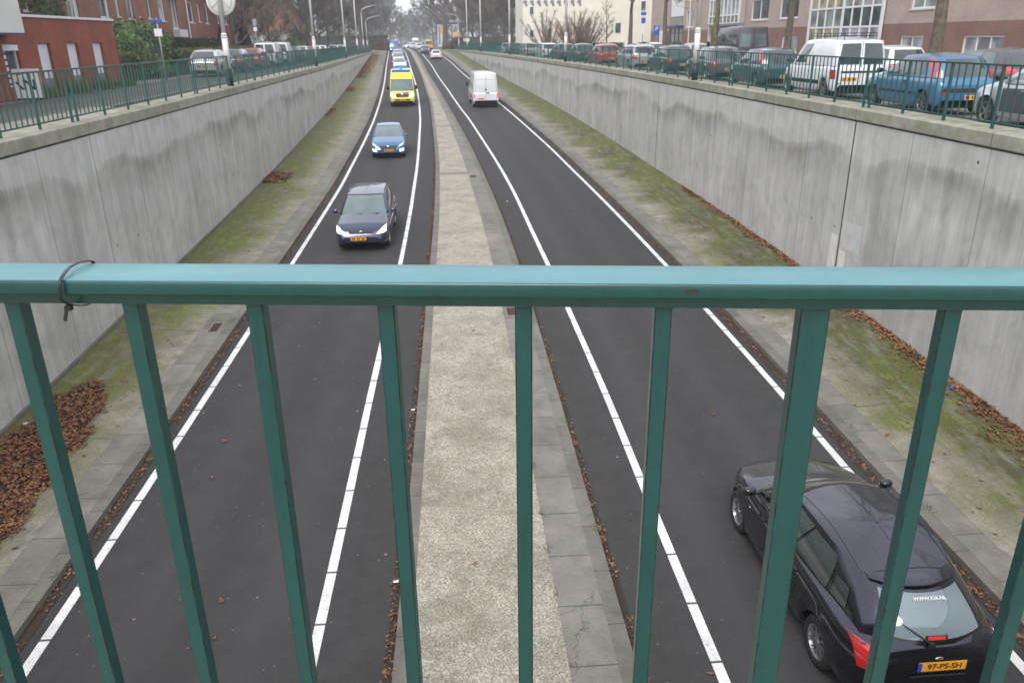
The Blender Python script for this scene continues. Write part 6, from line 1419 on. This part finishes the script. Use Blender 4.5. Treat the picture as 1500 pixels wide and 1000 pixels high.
# ivy on the gable, planting along the shop
iv = MB(); r_ = random.Random(3)
def ivs(r):
    y_ = r.gauss(-16.2, 1.3); return Vector((r.uniform(.02, .14), y_, 2.9 + r.random() ** 1.3 * 4.2 - abs(y_ + 16.2) * .25)), Vector((1, 0, 0))
leaf_cloud(iv, 4200, ivs, .16, r_); tag(iv.build('ivy', MT['ivy'], None, loc=(-20.5, 60, -1.95)), 'green ivy climbing the brown brick wall above the low red building', 'ivy', None, 'stuff')
gb = MB(); r_ = random.Random(8)
for _ in range(5200):
    y_ = r_.uniform(29.8, 39.2); x_ = -15.25 + r_.random() ** 2 * .55; h_ = r_.uniform(.15, .55) * (1.1 if math.sin(y_ * 2.1) > 0 else .7); w_ = .012 + r_.random() * .01; dx, dy = r_.uniform(-.12, .12), r_.uniform(-.12, .12)
    if any(32.0 < y_ < 33.0 or 34.3 < y_ < 35.4 or 36.7 < y_ < 37.8 for _q in (0,)): continue
    gb.face([(x_, y_ - w_, -1.88), (x_, y_ + w_, -1.88), (x_ + dx, y_ + dy, -1.88 + h_)])
tag(gb.build('planting', MT['grass']), 'rough green planting at the foot of the low red brick building', 'plants', None, 'stuff')
# twiggy bare bushes in front of the cream building
def bush(label, x, y, z, h, w, mat, seed):
    root = empty('bare_bush', (x, y, z)); tag(root, label, 'bush', 'bare bushes in front of the cream building'); r = random.Random(seed); mb = MB(); st = MB()
    for i in range(24):
        a = r.uniform(0, 6.28); e = r.uniform(.55, 1.45); d = Vector((math.cos(a) * math.cos(e) * w / h * 1.6, math.sin(a) * math.cos(e) * w / h * 1.6, math.sin(e))).normalized()
        p = Vector((r.uniform(-.3, .3), r.uniform(-.3, .3), 0)); q = [p]; ln = h * r.uniform(.7, 1.0)
        for k in range(4): d = (d + rvec(r) * .15).normalized(); q.append(q[-1] + d * ln / 4)
        st.tube(q, [.05, .04, .03, .02, .01], 4, cap=False)
        for k in range(150):
            t = r.uniform(.2, 1) * 4; j = min(int(t), 3); b = q[j].lerp(q[j + 1], t - j); ww = (d + rvec(r) * .9).normalized(); e_ = b + ww * r.uniform(.3, .9); s_ = ww.cross(rvec(r)).normalized() * .014
            mb.face([b - s_, b + s_, e_])
    st.build('stems', MT['bark'], root); mb.build('crown', MT[mat], root)
bush('large reddish brown bare bush in front of the cream building', 12.6, 88, -2.05, 4.9, 2.6, 'twig_rust', 2)
bush('greyish bare bush left of the reddish one, in front of the cream building', 10.6, 95, -2.1, 5.2, 2.8, 'twig_grey', 3)
bush('olive brown bare bush right of the lamp post, before the cream building', 14.2, 90, -2.05, 4.6, 2.4, 'twig_brown', 5)
# ------------------------------------------------------------------ dead leaves
def leaves(name, label, pts, r, size=(.045, .10), mat='dead_leaf'):
    mb = MB()
    for (x, y, z, flat) in pts:
        s = r.uniform(*size) * (r.choice((.45, .6, .8, 1, 1, 1.5)) if size[1] < .12 else 1); n_ = (Vector((0, 0, 1)) + rvec(r) * flat).normalized(); a = n_.cross(rvec(r)).normalized(); b_ = n_.cross(a); p = Vector((x, y, z + s * .12)); c_ = n_ * s * r.uniform(-.1, .3)
        q0, q1, q2, q3 = p - a * s * .5 + c_, p - b_ * s * .32, p + a * s * .5 + c_, p + b_ * s * .32
        mb.face([q0, q1, q3]); mb.face([q1, q2, q3])
    return tag(mb.build(name, MT[mat]), label, 'leaves', None, 'stuff')
def zv(side, x, y):
    if side < 0: a, b, h0, h1 = T_LO(y) - 1.07, T_WL(y), KH + .014, KH + .16
    else: a, b, h0, h1 = T_RO(y) + 1.03, T_WR(y), KH + .014, KH + .20
    t = max(0, min(1, (x - a) / (b - a))); return ZR(y) + h0 + (h1 - h0) * t
r_ = random.Random(21); pts = []
def pile_in(x, y):
    if y > 14.9 or y < 5: return False
    cen = -7.35 - (y - 12) * .05; hw_ = .62 if y < 12.5 else .62 * math.sqrt(max(0, 1 - ((y - 12.5) / 2.4)**2)); hw_ *= 1 + .12 * math.sin(y * 5.1) + .08 * math.sin(y * 11 + x * 6)
    return abs(x - cen) < hw_
while len(pts) < 15000:
    x, y = r_.uniform(-8.2, -6.5), r_.uniform(5, 15.2)
    if pile_in(x + r_.gauss(0, .045), y + r_.gauss(0, .06)) or r_.random() < .006: pts.append((x, y, zv(-1, x, y) + r_.random() * .05, .55))
leaves('leaf_pile', 'thick patch of wet brown leaves on the left verge by the wall foot', pts, r_, (.035, .085))
mb = MB(); prev = None
for i in range(60):
    y = 5 + i * 9.7 / 59; cen = -7.35 - (y - 12) * .05; hw_ = (.57 if y < 12.5 else .57 * math.sqrt(max(0.01, 1 - ((y - 12.5) / 2.4)**2))) * (1 + .12 * math.sin(y * 5.1))
    cur = [(cen - hw_, y, zv(-1, cen - hw_, y) + .004), (cen + hw_, y, zv(-1, cen + hw_, y) + .004)]
    if prev: mb.face([prev[0], prev[1], cur[1], cur[0]])
    prev = cur
tag(mb.build('leaf_mulch', MT['litter']), 'dark rotted leaf mulch under the left leaf patch', 'leaves', None, 'stuff')
pts = []
while len(pts) < 7500:
    y = 5 + 27 * r_.random() ** 1.3; w_ = (.50 if y < 13.5 else .36 if y < 19 else .22) * (1 + .35 * math.sin(y * 1.9) + .2 * math.sin(y * 5.3)); x = T_WR(y) - abs(r_.gauss(0, w_ * .5)) - .02
    pts.append((x, y, zv(1, x, y) + r_.random() * .04, .6))
leaves('leaf_drift', 'brown leaves gathered along the foot of the right wall', pts, r_)
pts = []
for side, T, d0, d1, n_ in ((-1, T_LO, -.34, -.20, 2300), (1, T_RO, .20, .37, 2300), (0, T_ML, -.12, -.01, 2000), (0, T_MR, .01, .12, 1700)):
    for _ in range(n_):
        y = 4.5 + 40 * r_.random() ** 1.5
        if math.sin(y * 1.3 + d0 * 20) + math.sin(y * 3.7) < -1.1: continue
        x = T(y) + r_.uniform(d0, d1) + r_.gauss(0, .012); pts.append((x, y, ZR(y) + .012 + r_.random() * .02, .5))
leaves('gutter_leaves', 'crumbled brown leaves lying in the road gutters beside the kerbs', pts, r_, (.02, .065))
pts = []
for _ in range(420):
    y = 6 + 34 * r_.random() ** 1.2; side = r_.choice((-1, 1, 1))
    x = r_.uniform(T_WL(y) + .1, T_LO(y) - 1.1) if side < 0 else r_.uniform(T_RO(y) + 1.0, T_WR(y) - .1); pts.append((x, y, zv(side, x, y) + .005, .3))
for _ in range(45):
    y = 6 + 26 * r_.random(); x = r_.uniform(T_LO(y), T_RO(y)); pts.append((x, y, ZR(y) + .01 if not (T_ML(y) < x < T_MR(y)) else ZR(y) + KH + .02, .3))
leaves('loose_leaves', 'single orange brown leaves scattered over the mossy verges', pts, r_, (.06, .12))
pts = []
for y0, y1, n_, w_ in ((34.8, 37.2, 500, .9), (92, 118, 1800, 1.3), (76, 80, 260, .9), (118, 150, 1600, 1.8), (58, 62, 150, .5)):
    for _ in range(n_): y = r_.uniform(y0, y1); x = T_WL(y) + abs(r_.gauss(0, w_ * .45)) + .05; pts.append((x, y, zv(-1, x, y) + .01 + r_.random() * .05, .6))
leaves('leaf_drift', 'rust coloured leaves along the foot of the left wall in the distance', pts, r_, (.10, .20))
# moss tufts and weeds on the joints
mb = MB(); r_ = random.Random(77)
for (x0, y0) in [(1.04, 9.0), (1.05, 9.9), (1.03, 8.1), (1.05, 11.2), (1.82, 12.6), (1.83, 9.4), (6.88, 9.5), (6.9, 12.0), (-5.6, 9.0), (1.84, 20.1), (1.8, 15.3)]:
    for _ in range(40):
        x = x0 + r_.gauss(0, .03); y = y0 + r_.gauss(0, .08); a = r_.uniform(0, 6.28); l_ = r_.uniform(.02, .06); z = ZR(y) + KH + .01
        mb.face([(x - .004, y, z), (x + .004, y, z), (x + math.cos(a) * l_, y + math.sin(a) * l_, z + l_ * .7)])
tag(mb.build('weeds', MT['grass']), 'tiny green weeds growing in the joints between median slabs', 'weeds', None, 'stuff')
# drain lids, crushed can, paper scraps
for (x, y, w, l, lab) in ((-5.93, 17.9, .14, .36, 'rusty drain lid set in the left slab strip'), (1.18, 18.3, .14, .34, 'rusty drain lid set in the median slabs near the handrail'), (.66, 36.0, .18, .3, 'small rusty drain lid farther along the median')):
    root = empty('drain_lid', (x, y, ZR(y) + KH)); root.rotation_euler[0] = math.atan2(ZR(y + 1) - ZR(y - 1), 2); tag(root, lab, 'drain lid', 'drain lids')
    mb = MB(); mb.box(-w, w, -l, l, -.02, .012); mb.build('frame', MT['slab'], root)
    mb = MB(); mb.box(-w * .7, w * .7, -l * .75, l * .75, .0, .016)
    for k in range(4): mb.box(-w * .6, w * .6, -l * .6 + k * l * .38, -l * .5 + k * l * .38, .016, .02)
    mb.build('grate', MT['rust'], root)
can = empty('drink_can', (9.30, 12.95, zv(1, 9.3, 12.95) + .05)); can.rotation_euler = (0, R(84), R(35)); tag(can, 'crushed blue and red drink can lying among the leaves at the right wall', 'can')
mb = MB(); mb.lathe([(.001, -.075), (.028, -.075), (.034, -.065), (.03, -.02), (.034, .0)], n=16); mb.build('can_body', MT['blue_sign'], can, True)
mb = MB(); mb.lathe([(.034, .0), (.029, .03), (.034, .06), (.026, .07), (.001, .07)], n=16); mb.build('can_end', MT['red_sign'], can, True)
r_ = random.Random(4)
for (x, y, l_) in ((-7.95, 13.1, 'white paper scrap on the left leaf patch'), (-6.85, 11.8, 'crumpled pale scrap at the right edge of the left leaf patch'), (-1.03, 13.5, 'white paper scrap in the left median gutter'), (-1.03, 8.6, 'small white scrap in the leaves at the bottom of the median gutter'), (8.1, 8.9, 'pale tan scrap on the right verge by the black car'), (1.9, 31.0, 'white scrap in the right median gutter farther up the road')):
    z = (zv(-1, x, y) if x < -5 else zv(1, x, y) if x > 6 else ZR(y)) + .03; mb = MB(); n = 6; P = [[Vector((i * .018 - .036, j * .015 - .03, r_.uniform(0, .02))) for i in range(5)] for j in range(5)]
    for j in range(4):
        for i in range(4): mb.face([P[j][i], P[j][i + 1], P[j + 1][i + 1], P[j + 1][i]])
    tag(mb.build('paper_scrap', MT['white'] if 'tan' not in l_ else MT['patch'], None, loc=(x, y, z)), l_, 'litter', 'scraps of paper')
# ------------------------------------------------------------------ air
hz = MB(); hz.box(-420, 420, -30, 620, -8.2, 26)
ho = hz.build('haze', MT['white']); ho['kind'] = 'stuff'; tag(ho, 'thin winter haze over the whole street', 'haze')
hm = bpy.data.materials.new('haze'); hm.use_nodes = True; hn = hm.node_tree; hn.nodes.clear()
h_o = hn.nodes.new('ShaderNodeOutputMaterial'); h_v = hn.nodes.new('ShaderNodeVolumePrincipled'); h_v.inputs['Color'].default_value = (0.93, 0.95, 1.0, 1); h_v.inputs['Density'].default_value = 0.0009; h_v.inputs['Anisotropy'].default_value = 0.2
hn.links.new(h_v.outputs[0], h_o.inputs['Volume']); ho.data.materials.clear(); ho.data.materials.append(hm)
